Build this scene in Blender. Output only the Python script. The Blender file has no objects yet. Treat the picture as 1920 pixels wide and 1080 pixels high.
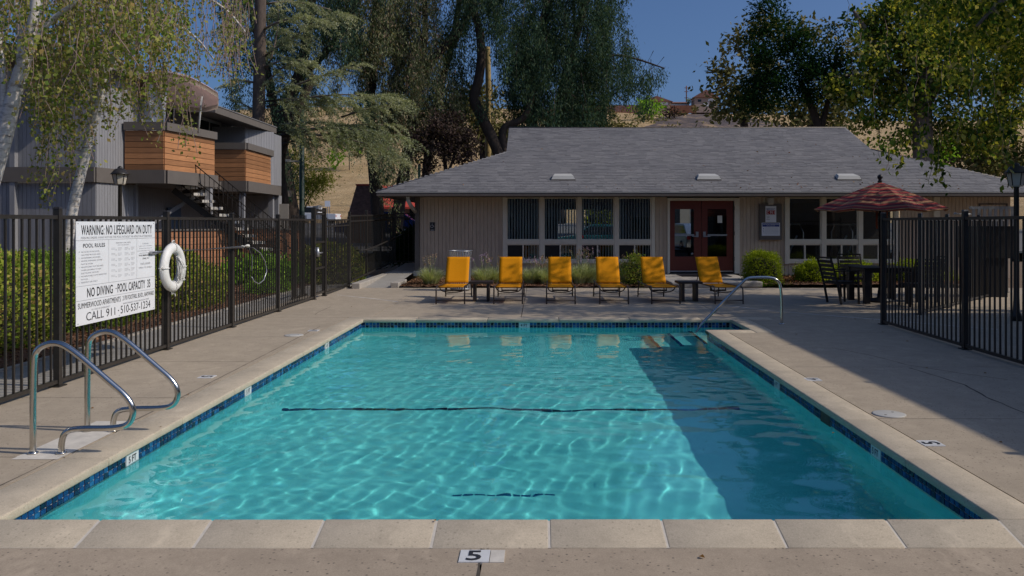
import bpy, math, random
import numpy as np
from mathutils import Vector, Matrix

S = bpy.context.scene
COL = S.collection
R = math.radians
FOC, CX, CY, EYE = 1550.0, 1012.0, 418.0, 1.62

# ------------------------------------------------------------------ camera
cam = bpy.data.cameras.new('camera')
camo = bpy.data.objects.new('camera', cam)
COL.objects.link(camo)
S.camera = camo
camo.location = (0, 0, EYE)
camo.rotation_euler = (math.pi / 2, 0, 0)
cam.sensor_width = 36
cam.lens = 36 * FOC / 1920
cam.shift_x = -(CX - 960) / 1920
cam.shift_y = -(540 - CY) / 1920
cam.clip_start = 0.1
cam.clip_end = 3000

# ------------------------------------------------------------------ light
SUN = Vector((0.754, -0.150, 0.64)).normalized()
world = bpy.data.worlds.new('World')
S.world = world
world.use_nodes = True
wn = world.node_tree
bg = wn.nodes['Background']
sky = wn.nodes.new('ShaderNodeTexSky')
sky.sky_type = 'NISHITA'
sky.sun_disc = False
sky.sun_elevation = math.asin(SUN.z)
sky.sun_rotation = math.atan2(SUN.x, SUN.y)
sky.air_density = 0.8
sky.dust_density = 3.0
sky.ozone_density = 10.0
wn.links.new(sky.outputs[0], bg.inputs[0])
bg.inputs[1].default_value = 0.13
sun = bpy.data.lights.new('sun', 'SUN')
sun.energy = 3.6
sun.angle = R(0.5)
sun.color = (1.0, 0.90, 0.76)
sun.cycles.is_caustics_light = True
suno = bpy.data.objects.new('sun', sun)
COL.objects.link(suno)
suno.location = (20, -5, 30)
suno.rotation_euler = SUN.to_track_quat('Z', 'Y').to_euler()

S.render.engine = 'CYCLES'
S.view_settings.view_transform = 'Standard'
S.view_settings.look = 'None'
S.view_settings.gamma = 1
S.view_settings.exposure = -0.42
try:
    S.view_settings.use_curve_mapping = False
except Exception:
    pass
S.cycles.use_denoising = True
S.cycles.max_bounces = 10
S.cycles.transparent_max_bounces = 12

# ------------------------------------------------------------------ helpers
def P(px, py, Y):
    """point of the place seen at photo pixel (px, py) at depth Y"""
    return Vector(((px - CX) * Y / FOC, Y, EYE + (CY - py) * Y / FOC))

def G(px, py, z=0.0):
    Y = FOC * (EYE - z) / (py - CY)
    return Vector(((px - CX) * Y / FOC, Y, z))

FRAME = {}

def tag(o, label=None, cat=None, group=None, kind=None):
    if label: o['label'] = label
    if cat: o['category'] = cat
    if group: o['group'] = group
    if kind: o['kind'] = kind
    return o

def thing(name, loc, label, cat, group=None, rz=0.0, kind=None):
    o = bpy.data.objects.new(name, None)
    o.empty_display_size = 0.2
    COL.objects.link(o)
    o.location = loc
    o.rotation_euler = (0, 0, rz)
    FRAME[o.name] = Matrix.Translation(Vector(loc)) @ Matrix.Rotation(rz, 4, 'Z')
    return tag(o, label, cat, group, kind)

def link(name, me, parent=None, mat=None):
    if mat is not None and len(me.materials) == 0:
        me.materials.append(mat)
    o = bpy.data.objects.new(name, me)
    COL.objects.link(o)
    if parent is not None:
        o.parent = parent
        FRAME[o.name] = FRAME.get(parent.name, Matrix.Identity(4))
    else:
        FRAME[o.name] = Matrix.Identity(4)
    return o

def piece(name, me, parent, loc=(0, 0, 0), rot=(0, 0, 0), scale=(1, 1, 1), kind=None):
    """one more object of a shared mesh, in its parent's own frame"""
    o = bpy.data.objects.new(name, me)
    COL.objects.link(o)
    o.parent = parent
    o.location = loc
    o.rotation_euler = rot
    o.scale = scale
    FRAME[o.name] = FRAME.get(parent.name, Matrix.Identity(4)) @ Matrix.Translation(Vector(loc))
    if kind: o['kind'] = kind
    return o

def copy_thing(root, loc, rz=0.0, label=None):
    r = root.copy()
    COL.objects.link(r)
    r.location = loc
    r.rotation_euler = (0, 0, rz)
    if label: r['label'] = label
    for ch in list(root.children):
        c = ch.copy(); COL.objects.link(c); c.parent = r
        for g in list(ch.children):
            d = g.copy(); COL.objects.link(d); d.parent = c
    return r

def np_mesh(name, V, F, smooth=False, uv=None):
    V = np.asarray(V, dtype=np.float32)
    F = np.asarray(F, dtype=np.int32)
    me = bpy.data.meshes.new(name)
    k = F.shape[1]
    me.vertices.add(len(V)); me.vertices.foreach_set('co', V.ravel())
    me.loops.add(F.size); me.loops.foreach_set('vertex_index', F.ravel())
    me.polygons.add(len(F))
    me.polygons.foreach_set('loop_start', np.arange(0, F.size, k, dtype=np.int32))
    try:
        me.polygons.foreach_set('loop_total', np.full(len(F), k, dtype=np.int32))
    except Exception:
        pass
    if smooth:
        me.polygons.foreach_set('use_smooth', np.ones(len(F), dtype=bool))
    me.update(calc_edges=True)
    return me

def frame_axes(d):
    d = d.normalized()
    up = Vector((0, 0, 1)) if abs(d.z) < 0.95 else Vector((0, 1, 0))
    a = d.cross(up).normalized()
    b = a.cross(d).normalized()
    return a, b

class MB:
    def __init__(s):
        s.v, s.f, s.sm = [], [], []
    def add(s, vs, fs, sm=False):
        n = len(s.v)
        s.v += [Vector(v) for v in vs]
        s.f += [tuple(i + n for i in f) for f in fs]
        s.sm += [sm] * len(fs)
        return s
    def box(s, x0, x1, y0, y1, z0, z1, rz=0, c=None, taper=0):
        t = taper
        vs = [Vector(v) for v in ((x0, y0, z0), (x1, y0, z0), (x1, y1, z0), (x0, y1, z0),
              (x0 + t, y0 + t, z1), (x1 - t, y0 + t, z1), (x1 - t, y1 - t, z1), (x0 + t, y1 - t, z1))]
        if rz:
            c = Vector(c) if c is not None else Vector(((x0 + x1) / 2, (y0 + y1) / 2, 0))
            M = Matrix.Rotation(rz, 3, 'Z')
            vs = [M @ (v - c) + c for v in vs]
        return s.add(vs, [(0, 3, 2, 1), (4, 5, 6, 7), (0, 1, 5, 4), (1, 2, 6, 5), (2, 3, 7, 6), (3, 0, 4, 7)])
    def bar(s, a, b, w, h=None, up=None):
        """square bar from a to b"""
        a, b = Vector(a), Vector(b)
        h = w if h is None else h
        d = (b - a).normalized()
        if up is None:
            x, y = frame_axes(d)
        else:
            up = Vector(up)
            x = d.cross(up).normalized(); y = x.cross(d).normalized()
        vs = []
        for p in (a, b):
            for i, j in ((-1, -1), (1, -1), (1, 1), (-1, 1)):
                vs.append(p + x * (i * w / 2) + y * (j * h / 2))
        return s.add(vs, [(0, 3, 2, 1), (4, 5, 6, 7), (0, 1, 5, 4), (1, 2, 6, 5), (2, 3, 7, 6), (3, 0, 4, 7)])
    def tube(s, pts, r, n=8, cap=True):
        pts = [Vector(p) for p in pts]
        rs = r if isinstance(r, (list, tuple)) else [r] * len(pts)
        vs = []
        pa = None
        for i, p in enumerate(pts):
            d = (pts[min(i + 1, len(pts) - 1)] - pts[max(i - 1, 0)])
            if d.length < 1e-9: d = Vector((0, 0, 1))
            d.normalize()
            if pa is None:
                a, b = frame_axes(d)
            else:
                a = (pa - d * pa.dot(d))
                if a.length < 1e-6: a, b = frame_axes(d)
                a.normalize(); b = d.cross(a)
            pa = a
            for k in range(n):
                t = 2 * math.pi * k / n
                vs.append(p + a * (math.cos(t) * rs[i]) + b * (math.sin(t) * rs[i]))
        fs = []
        for i in range(len(pts) - 1):
            for k in range(n):
                fs.append((i * n + k, i * n + (k + 1) % n, (i + 1) * n + (k + 1) % n, (i + 1) * n + k))
        if cap:
            fs.append(tuple(range(n))[::-1]); m = (len(pts) - 1) * n
            fs.append(tuple(m + k for k in range(n)))
        return s.add(vs, fs, True)
    def lathe(s, prof, c=(0, 0, 0), n=16, squash=None):
        c = Vector(c); vs = []
        for (r, z) in prof:
            for k in range(n):
                t = 2 * math.pi * k / n + (math.pi / n)
                vs.append(c + Vector((r * math.cos(t), r * math.sin(t), z)))
        fs = []
        for i in range(len(prof) - 1):
            for k in range(n):
                fs.append((i * n + k, i * n + (k + 1) % n, (i + 1) * n + (k + 1) % n, (i + 1) * n + k))
        fs.append(tuple(range(n))[::-1]); m = (len(prof) - 1) * n
        fs.append(tuple(m + k for k in range(n)))
        return s.add(vs, fs, n > 8)
    def quad(s, a, b, c, d):
        return s.add([a, b, c, d], [(0, 1, 2, 3)])
    def mesh(s, name, M=None):
        me = bpy.data.meshes.new(name)
        V = [(M @ v) for v in s.v] if M is not None else s.v
        me.from_pydata([tuple(v) for v in V], [], s.f)
        me.polygons.foreach_set('use_smooth', s.sm)
        me.update()
        return me
    def build(s, name, mat, parent=None, world=False, kind=None, bevel=0):
        """world=True: the coordinates are world ones, brought into the parent's frame"""
        M = None
        if world and parent is not None:
            M = FRAME.get(parent.name, Matrix.Identity(4)).inverted()
        me = s.mesh(name, M)
        o = link(name, me, parent, mat)
        if bevel:
            b = o.modifiers.new('bevel', 'BEVEL'); b.width = bevel; b.segments = 2; b.limit_method = 'ANGLE'
        if kind: o['kind'] = kind
        return o

# ------------------------------------------------------------------ materials
MATS = {}
def new_mat(name):
    m = bpy.data.materials.new(name); m.use_nodes = True
    nt = m.node_tree
    return m, nt, nt.nodes['Principled BSDF']

def noise(nt, scale, detail=4, rough=0.6, coord='Object', vec=None):
    tc = nt.nodes.new('ShaderNodeTexCoord')
    n = nt.nodes.new('ShaderNodeTexNoise')
    n.inputs['Scale'].default_value = scale
    n.inputs['Detail'].default_value = detail
    n.inputs['Roughness'].default_value = rough
    src = nt.nodes.new('ShaderNodeNewGeometry').outputs['Position'] if coord == 'World' else tc.outputs[coord]
    if vec is not None:
        mp = nt.nodes.new('ShaderNodeMapping'); mp.inputs['Scale'].default_value = vec
        nt.links.new(src, mp.inputs[0]); src = mp.outputs[0]
    nt.links.new(src, n.inputs['Vector'])
    return n.outputs['Fac']

def ramp(nt, fac, stops):
    r = nt.nodes.new('ShaderNodeValToRGB')
    e = r.color_ramp.elements
    while len(e) < len(stops): e.new(0.5)
    for i, (p, c) in enumerate(stops):
        e[i].position = p
        e[i].color = (*c, 1) if len(c) == 3 else c
    nt.links.new(fac, r.inputs[0])
    return r.outputs[0]

def mix(nt, fac, a, b, mode='MIX'):
    m = nt.nodes.new('ShaderNodeMix'); m.data_type = 'RGBA'; m.blend_type = mode
    for sock, v in ((m.inputs['Factor'], fac), (m.inputs[6], a), (m.inputs[7], b)):
        if hasattr(v, 'links') or isinstance(v, bpy.types.NodeSocket): nt.links.new(v, sock)
        elif isinstance(v, (int, float)): sock.default_value = v
        else: sock.default_value = (*v, 1)
    return m.outputs[2]

def bump(nt, bsdf, fac, strength, dist=0.01):
    b = nt.nodes.new('ShaderNodeBump')
    b.inputs['Strength'].default_value = strength
    b.inputs['Distance'].default_value = dist
    nt.links.new(fac, b.inputs['Height'])
    nt.links.new(b.outputs[0], bsdf.inputs['Normal'])

def mat(name, col, rough=0.6, var=0.15, scale=6, metal=0.0, bmp=0.0, bscale=60, coord='Object', vec=None, spec=0.4, per_object=0.0):
    if name in MATS: return MATS[name]
    m, nt, b = new_mat(name)
    c = Vector(col)
    lo = tuple(c * (1 - var)); hi = tuple(min(1, x) for x in c * (1 + var))
    f = noise(nt, scale, 5, 0.65, coord, vec)
    out = ramp(nt, f, [(0.3, lo), (0.7, hi)])
    if per_object:
        oi = nt.nodes.new('ShaderNodeObjectInfo')
        r = ramp(nt, oi.outputs['Random'], [(0, (1 - per_object,) * 3), (1, (1 + per_object * .5,) * 3)])
        out = mix(nt, 1.0, out, r, 'MULTIPLY')
    nt.links.new(out, b.inputs['Base Color'])
    b.inputs['Roughness'].default_value = rough
    b.inputs['Metallic'].default_value = metal
    b.inputs['Specular IOR Level'].default_value = spec
    if bmp:
        bump(nt, b, noise(nt, bscale, 4, 0.7, coord, vec), bmp)
    MATS[name] = m
    return m

def concrete(name, col, pits=0.5, stain=0.25, speck=(0.10, 0.085, 0.07)):
    m, nt, b = new_mat(name)
    c = Vector(col)
    big = noise(nt, 0.55, 4, 0.6, 'World')
    mid = noise(nt, 4.0, 6, 0.7, 'World')
    fine = noise(nt, 130.0, 3, 0.75, 'World')
    base = ramp(nt, big, [(0.3, tuple(c * (1 - stain))), (0.7, tuple(c * (1 + stain * .35)))])
    base = mix(nt, 0.55, base, ramp(nt, mid, [(0.28, tuple(c * .72)), (0.72, tuple(c * 1.12))]))
    base = mix(nt, 1.0, base, ramp(nt, fine, [(0.3, (.8,) * 3), (0.7, (1.12,) * 3)]), 'MULTIPLY')
    # a few rusty and dark blotches
    st = noise(nt, 1.7, 5, 0.72, 'World', (1, 1, 1))
    base = mix(nt, ramp(nt, st, [(0.62, (0, 0, 0)), (0.74, (.45, .45, .45))]), base, tuple(c * 0.62))
    st2 = noise(nt, 5.5, 6, 0.8, 'World', (1, 1, 1))
    base = mix(nt, ramp(nt, st2, [(0.54, (0, 0, 0)), (0.66, (.5, .5, .5))]), base, tuple(c * .70))
    st3 = noise(nt, 2.6, 5, 0.75, 'World', (1.3, .6, 1))
    base = mix(nt, ramp(nt, st3, [(0.57, (0, 0, 0)), (0.70, (.5, .5, .5))]), base, tuple(min(1, x * 1.28) for x in c))
    if pits:
        tc = nt.nodes.new('ShaderNodeTexCoord')
        v = nt.nodes.new('ShaderNodeTexVoronoi'); v.inputs['Scale'].default_value = 27
        nt.links.new(nt.nodes.new('ShaderNodeNewGeometry').outputs['Position'], v.inputs['Vector'])
        patch = ramp(nt, noise(nt, 2.2, 3, 0.6, 'World'), [(0.36, (.15, .15, .15)), (0.58, (1, 1, 1))])
        spots = ramp(nt, v.outputs['Distance'], [(0.11, (1, 1, 1)), (0.23, (0, 0, 0))])
        k = mix(nt, 1.0, spots, patch, 'MULTIPLY')
        k = mix(nt, 1.0, k, (pits,) * 3, 'MULTIPLY')
        base = mix(nt, k, base, speck)
    nt.links.new(base, b.inputs['Base Color'])
    b.inputs['Roughness'].default_value = 0.85
    b.inputs['Specular IOR Level'].default_value = 0.25
    bump(nt, b, fine, 0.25, 0.004)
    MATS[name] = m
    return m

def leaf_mat(name, cols, trans=0.35, rough=0.6, gloss=0.05, through=(1.15, 1.2, 0.55)):
    gloss = min(gloss, .07)
    m = bpy.data.materials.new(name); m.use_nodes = True
    nt = m.node_tree; nt.nodes.clear()
    out = nt.nodes.new('ShaderNodeOutputMaterial')
    geo = nt.nodes.new('ShaderNodeNewGeometry')
    stops = [(i / max(1, len(cols) - 1), c) for i, c in enumerate(cols)]
    c = ramp(nt, geo.outputs['Random Per Island'], stops)
    big = noise(nt, 0.9, 3, 0.6, 'Object')
    c = mix(nt, 1.0, c, ramp(nt, big, [(0.3, (.7, .74, .7)), (0.7, (1.2, 1.15, 1.05))]), 'MULTIPLY')
    d = nt.nodes.new('ShaderNodeBsdfDiffuse'); nt.links.new(c, d.inputs[0])
    t = nt.nodes.new('ShaderNodeBsdfTranslucent')
    tc = mix(nt, 1.0, c, through, 'MULTIPLY'); nt.links.new(tc, t.inputs[0])
    m1 = nt.nodes.new('ShaderNodeMixShader'); m1.inputs[0].default_value = trans
    nt.links.new(d.outputs[0], m1.inputs[1]); nt.links.new(t.outputs[0], m1.inputs[2])
    m2 = m1
    nt.links.new(m2.outputs[0], out.inputs[0])
    MATS[name] = m
    return m

def glass_mat(name, tint=(0.75, 0.8, 0.8), dark=1.0):
    m = bpy.data.materials.new(name); m.use_nodes = True
    nt = m.node_tree; nt.nodes.clear()
    out = nt.nodes.new('ShaderNodeOutputMaterial')
    t = nt.nodes.new('ShaderNodeBsdfTransparent'); t.inputs[0].default_value = (*[x * dark for x in tint], 1)
    g = nt.nodes.new('ShaderNodeBsdfGlossy'); g.inputs['Roughness'].default_value = 0.01
    fr = nt.nodes.new('ShaderNodeFresnel'); fr.inputs[0].default_value = 1.55
    mx = nt.nodes.new('ShaderNodeMixShader')
    nt.links.new(fr.outputs[0], mx.inputs[0]); nt.links.new(t.outputs[0], mx.inputs[1]); nt.links.new(g.outputs[0], mx.inputs[2])
    nt.links.new(mx.outputs[0], out.inputs[0])
    MATS[name] = m
    return m

concrete('deck', (0.45, 0.375, 0.285), 0.75, 0.22)
concrete('aggregate', (0.43, 0.35, 0.265), 0.9, 0.16)
concrete('coping', (0.55, 0.47, 0.36), 0.35, 0.05)
concrete('path', (0.36, 0.34, 0.31), 0.2, 0.15)
concrete('curb', (0.44, 0.40, 0.35), 0.4, 0.2)
mat('joint', (0.09, 0.075, 0.06), 0.95, 0.3, 8)
mat('grout', (0.58, 0.53, 0.46), 0.9, 0.1, 20)
mat('patch', (0.60, 0.56, 0.50), 0.85, 0.18, 6, bmp=.2)
mat('tile_pale', (0.03, 0.22, 0.42), 0.2, 0.2, 20)
mat('white_paint', (0.74, 0.74, 0.72), 0.6, 0.06, 5)
mat('marker_white', (0.66, 0.67, 0.68), 0.35, 0.06, 20)
mat('marker_black', (0.03, 0.03, 0.035), 0.5, 0.1, 20)
mat('iron', (0.030, 0.026, 0.023), 0.38, 0.25, 14, bmp=.05, bscale=120, spec=.5)
mat('bronze', (0.055, 0.038, 0.032), 0.35, 0.15, 20, spec=.5)
mat('steel', (0.62, 0.60, 0.56), 0.17, 0.06, 30, metal=1.0, bmp=.03, bscale=200)
mat('sling', (0.70, 0.27, 0.002), 0.75, 0.06, 40, bmp=.12, bscale=300, spec=.15)
mat('siding', (0.55, 0.44, 0.33), 0.8, 0.10, 3, vec=(3, 3, .6), bmp=.12, bscale=40)
mat('siding_grey', (0.25, 0.25, 0.265), 0.8, 0.10, 3, vec=(3, 3, .6), bmp=.1)
mat('siding_beige', (0.40, 0.36, 0.30), 0.8, 0.08, 3)
mat('trim_brown', (0.135, 0.118, 0.105), 0.7, 0.08, 4)
mat('trim_cream', (0.74, 0.68, 0.55), 0.6, 0.05, 5)
mat('fascia', (0.12, 0.10, 0.088), 0.55, 0.08, 4)
mat('shingle', (0.185, 0.180, 0.185), 0.92, 0.2, 9, bmp=.5, bscale=90, per_object=.2)
mat('shingle_brown', (0.22, 0.115, 0.085), 0.9, 0.35, 6, bmp=.4)
mat('cedar_board', (0.40, 0.185, 0.08), 0.6, 0.22, 3.0, vec=(.7, .7, 5), bmp=.08, per_object=.45)
mat('retaining_board', (0.40, 0.18, 0.09), 0.75, 0.18, 2, vec=(.7, .7, 5), bmp=.1, per_object=.15)
mat('door_red', (0.155, 0.034, 0.022), 0.4, 0.06, 6)
mat('metal_grey', (0.42, 0.43, 0.45), 0.35, 0.05, 10, metal=.7)
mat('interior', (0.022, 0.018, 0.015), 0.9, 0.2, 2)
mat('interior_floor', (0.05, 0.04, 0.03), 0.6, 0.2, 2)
mat('blind', (0.80, 0.78, 0.70), 0.7, 0.05, 5)
mat('screen', (0.022, 0.02, 0.018), 0.8, 0.1, 5)
mat('vent_white', (0.50, 0.49, 0.46), 0.5, 0.06, 5)
mat('ring', (0.80, 0.79, 0.76), 0.5, 0.04, 8, bmp=.03)
mat('rope', (0.74, 0.73, 0.70), 0.85, 0.1, 60, bmp=.3, bscale=200)
mat('sign_white', (0.80, 0.81, 0.84), 0.4, 0.02, 5)
mat('print_black', (0.025, 0.025, 0.03), 0.6, 0.05, 5)
mat('print_grey', (0.36, 0.36, 0.38), 0.6, 0.05, 5)
mat('print_blue', (0.02, 0.05, 0.27), 0.5, 0.05, 5)
mat('print_red', (0.42, 0.025, 0.03), 0.5, 0.05, 5)
mat('mulch', (0.15, 0.075, 0.045), 0.95, 0.6, 34, bmp=1.0, bscale=45)
mat('soil', (0.16, 0.11, 0.07), 0.95, 0.3, 8, bmp=.5)
mat('asphalt', (0.13, 0.125, 0.12), 0.9, 0.15, 3, bmp=.2)
mat('bark_dark', (0.050, 0.036, 0.028), 0.95, 0.4, 9, bmp=.8, bscale=20, vec=(1, 1, .3))
mat('bark_grey', (0.17, 0.135, 0.11), 0.95, 0.3, 9, bmp=.6, bscale=20, vec=(1, 1, .3))
mat('bark_mid', (0.10, 0.075, 0.06), 0.95, 0.35, 9, bmp=.7, bscale=20, vec=(1, 1, .3))
mat('bark_yellow', (0.30, 0.22, 0.09), 0.9, 0.3, 5, bmp=.3)
mat('twig', (0.30, 0.21, 0.18), 0.9, 0.2, 9)
mat('black_plastic', (0.012, 0.012, 0.014), 0.45, 0.1, 20, spec=.4)
mat('table_brown', (0.045, 0.030, 0.024), 0.5, 0.15, 20)
mat('car_white', (0.72, 0.72, 0.73), 0.25, 0.02, 5)
mat('car_teal', (0.03, 0.17, 0.20), 0.25, 0.02, 5)
mat('car_blue', (0.015, 0.05, 0.20), 0.25, 0.02, 5)
mat('tyre', (0.02, 0.02, 0.02), 0.8, 0.1, 5)
mat('lamp_red', (0.5, 0.02, 0.02), 0.3, 0.02, 5)
mat('window_dark', (0.02, 0.025, 0.03), 0.1, 0.05, 5)
mat('door_blue', (0.06, 0.10, 0.17), 0.5, 0.05, 5)
mat('blind_light', (0.62, 0.66, 0.68), 0.6, 0.12, 1.2, vec=(1, 1, .3))
mat('roof_red', (0.55, 0.075, 0.05), 0.6, 0.1, 4)
mat('house_tan', (0.42, 0.30, 0.24), 0.8, 0.05, 1)
mat('house_roof', (0.25, 0.12, 0.09), 0.8, 0.1, 1)
mat('fence_wood', (0.22, 0.09, 0.05), 0.8, 0.15, .5)
mat('pole_green', (0.012, 0.035, 0.028), 0.5, 0.1, 5)
mat('lamp_glass', (0.55, 0.50, 0.42), 0.3, 0.05, 5)
mat('needle_red', (0.30, 0.06, 0.02), 0.8, 0.2, 5)
glass_mat('glass', (0.86, 0.89, 0.89))

# birch bark: white with dark dashes across
m, nt, b = new_mat('birch_bark')
f1 = noise(nt, 5, 4, .7, 'Object', (1.2, 1.2, 5))
f2 = noise(nt, 1.3, 4, .7, 'Object')
c = ramp(nt, f1, [(0.30, (0.06, 0.05, 0.045)), (0.40, (0.42, 0.38, 0.34)), (0.5, (0.62, 0.58, 0.54)), (0.75, (0.74, 0.70, 0.67))])
c = mix(nt, ramp(nt, f2, [(.55, (0, 0, 0)), (.75, (.5, .5, .5))]), c, (.30, .24, .20))
nt.links.new(c, b.inputs['Base Color']); b.inputs['Roughness'].default_value = .8
bump(nt, b, f1, .4, .01)
MATS['birch_bark'] = m

# hill: golden dry grass, then a darker mottled ground
m, nt, b = new_mat('dry_hill')
f = noise(nt, .05, 8, .65)
c = ramp(nt, f, [(0.3, (0.30, 0.19, 0.085)), (0.5, (0.45, 0.30, 0.14)), (0.72, (0.56, 0.40, 0.21))])
c = mix(nt, ramp(nt, noise(nt, .35, 6, .75), [(.45, (0, 0, 0)), (.75, (.8, .8, .8))]), c, (.20, .15, .06))
c = mix(nt, ramp(nt, noise(nt, .9, 6, .8, vec=(1, .3, 1)), [(.5, (0, 0, 0)), (.72, (.7, .7, .7))]), c, (.62, .46, .27))
nt.links.new(c, b.inputs['Base Color']); b.inputs['Roughness'].default_value = .95
bump(nt, b, noise(nt, 1.2, 8, .8), .8, .5)
MATS['dry_hill'] = m
m, nt, b = new_mat('dark_ground')
c = ramp(nt, noise(nt, .16, 8, .8, vec=(1, .3, 1)), [(0.35, (0.03, 0.024, 0.026)), (0.52, (0.10, 0.07, 0.06)), (0.62, (0.34, 0.23, 0.12))])
nt.links.new(c, b.inputs['Base Color']); b.inputs['Roughness'].default_value = .95
MATS['dark_ground'] = m

# pool plaster
m, nt, b = new_mat('plaster')
c = ramp(nt, noise(nt, .8, 5, .6), [(0.3, (0.17, 0.63, 0.66)), (0.7, (0.26, 0.76, 0.78))])
nt.links.new(c, b.inputs['Base Color']); b.inputs['Roughness'].default_value = .8
MATS['plaster'] = m
# water tiles
for nm, lo, hi in (('tile_blue', (0.004, 0.03, 0.16), (0.02, 0.16, 0.42)),):
    m, nt, b = new_mat(nm)
    oi = nt.nodes.new('ShaderNodeObjectInfo')
    c = ramp(nt, oi.outputs['Random'], [(0, (.002, .004, .012)), (.35, (.003, .02, .09)), (.7, (0.006, .06, .24)), (1, (.02, .15, .36))])
    c = mix(nt, ramp(nt, noise(nt, 30, 4, .7), [(.4, (0, 0, 0)), (.7, (.6, .6, .6))]), c, (0.002, 0.012, 0.05))
    nt.links.new(c, b.inputs['Base Color']); b.inputs['Roughness'].default_value = .15
    MATS[nm] = m
m, nt, b = new_mat('tile_blue_many')
geo = nt.nodes.new('ShaderNodeNewGeometry')
c = ramp(nt, geo.outputs['Random Per Island'], [(0, (.002, .004, .012)), (.35, (.003, .02, .09)), (.7, (0.006, .06, .24)), (1, (.02, .15, .36))])
nt.links.new(c, b.inputs['Base Color']); b.inputs['Roughness'].default_value = .15
MATS['tile_blue_many'] = m
# water
m = bpy.data.materials.new('water'); m.use_nodes = True
nt = m.node_tree; nt.nodes.clear()
g = nt.nodes.new('ShaderNodeBsdfGlass'); g.inputs['IOR'].default_value = 1.33
g.inputs['Roughness'].default_value = 0; g.inputs[0].default_value = (.80, 1, 1, 1)
out = nt.nodes.new('ShaderNodeOutputMaterial'); nt.links.new(g.outputs[0], out.inputs[0])
MATS['water'] = m
# striped umbrella cloth (stripes follow the height of the canopy)
m, nt, b = new_mat('stripes')
tc = nt.nodes.new('ShaderNodeTexCoord'); sx = nt.nodes.new('ShaderNodeSeparateXYZ')
nt.links.new(tc.outputs['UV'], sx.inputs[0])
ms = nt.nodes.new('ShaderNodeMath'); ms.operation = 'MULTIPLY'; ms.inputs[1].default_value = 4.0
nt.links.new(sx.outputs[1], ms.inputs[0])
fr = nt.nodes.new('ShaderNodeMath'); fr.operation = 'FRACT'; nt.links.new(ms.outputs[0], fr.inputs[0])
r = nt.nodes.new('ShaderNodeValToRGB'); r.color_ramp.interpolation = 'CONSTANT'
e = r.color_ramp.elements
cs = [(0, (.30, .15, .08)), (.20, (.34, .025, .022)), (.38, (.10, .010, .022)), (.54, (.33, .13, .08)), (.68, (.32, .022, .022)), (.82, (.12, .012, .022)), (.92, (.32, .16, .07))]
while len(e) < len(cs): e.new(.5)
for i, (p_, c_) in enumerate(cs):
    e[i].position = p_; e[i].color = (*c_, 1)
nt.links.new(fr.outputs[0], r.inputs[0]); nt.links.new(r.outputs[0], b.inputs['Base Color'])
b.inputs['Roughness'].default_value = .85
MATS['stripes'] = m
# thin plastic sheet
m, nt, b = new_mat('plastic_sheet')
c = ramp(nt, noise(nt, 5, 5, .7, vec=(2, 2, .5)), [(.35, (.42, .44, .5)), (.65, (.78, .8, .84))])
nt.links.new(c, b.inputs['Base Color']); b.inputs['Alpha'].default_value = .75; b.inputs['Roughness'].default_value = .3
MATS['plastic_sheet'] = m

leaf_mat('leaf_birch', [(.12, .18, .045), (.20, .28, .06), (.31, .34, .09), (.40, .37, .13), (.28, .29, .14), (.46, .32, .13)], .4)
leaf_mat('leaf_amber', [(.03, .065, .016), (.05, .095, .022), (.07, .125, .03), (.11, .17, .04), (.17, .21, .05), (.32, .32, .05), (.52, .46, .08), (.38, .34, .22)], .42)
leaf_mat('leaf_euc', [(.07, .10, .06), (.14, .17, .10), (.22, .25, .14), (.32, .31, .20), (.38, .25, .21)], .35)
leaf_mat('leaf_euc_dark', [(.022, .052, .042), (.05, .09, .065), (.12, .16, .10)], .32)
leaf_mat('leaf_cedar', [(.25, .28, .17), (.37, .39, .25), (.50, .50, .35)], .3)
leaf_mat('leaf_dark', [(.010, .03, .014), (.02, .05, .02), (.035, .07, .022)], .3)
leaf_mat('leaf_olive', [(.10, .11, .04), (.16, .155, .06), (.24, .20, .09), (.15, .125, .06)], .2)
leaf_mat('leaf_green', [(.13, .27, .03), (.23, .42, .045), (.34, .54, .07)], .4)
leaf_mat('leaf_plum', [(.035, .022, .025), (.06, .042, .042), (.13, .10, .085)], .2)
leaf_mat('leaf_hedge', [(.10, .17, .025), (.20, .29, .04), (.34, .40, .07), (.44, .45, .12), (.46, .30, .14)], .35, gloss=.25)
leaf_mat('leaf_hedge_bright', [(.16, .23, .02), (.30, .37, .03), (.42, .45, .05)], .35)
leaf_mat('leaf_hedge_fine', [(.14, .24, .04), (.22, .32, .055), (.30, .38, .08)], .35)
leaf_mat('leaf_willow', [(.14, .17, .03), (.20, .22, .04), (.26, .26, .07)], .4)
leaf_mat('blade', [(.24, .30, .13), (.42, .48, .27), (.62, .66, .46), (.50, .42, .25)], .35)
leaf_mat('dry_stem', [(.35, .22, .15), (.42, .30, .22)], .2)
leaf_mat('mauve', [(.34, .24, .48), (.45, .32, .40)], .2)
leaf_mat('chip', [(.07, .035, .022), (.14, .07, .04), (.26, .15, .09), (.36, .22, .14)], 0.02, gloss=.05)
leaf_mat('fallen', [(.20, .07, .03), (.30, .16, .05), (.12, .05, .03)], 0.1)
leaf_mat('parasol_tan', [(.72, .62, .55), (.74, .64, .57)], .6, through=(1, .92, .86))
leaf_mat('parasol_purple', [(.75, .68, .86), (.77, .70, .88)], .65, through=(1, .95, .95))
def M_(n): return MATS[n]

# ------------------------------------------------------------------ foliage
def unit(v):
    return v / np.maximum(1e-9, np.linalg.norm(v, axis=-1, keepdims=True))

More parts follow.
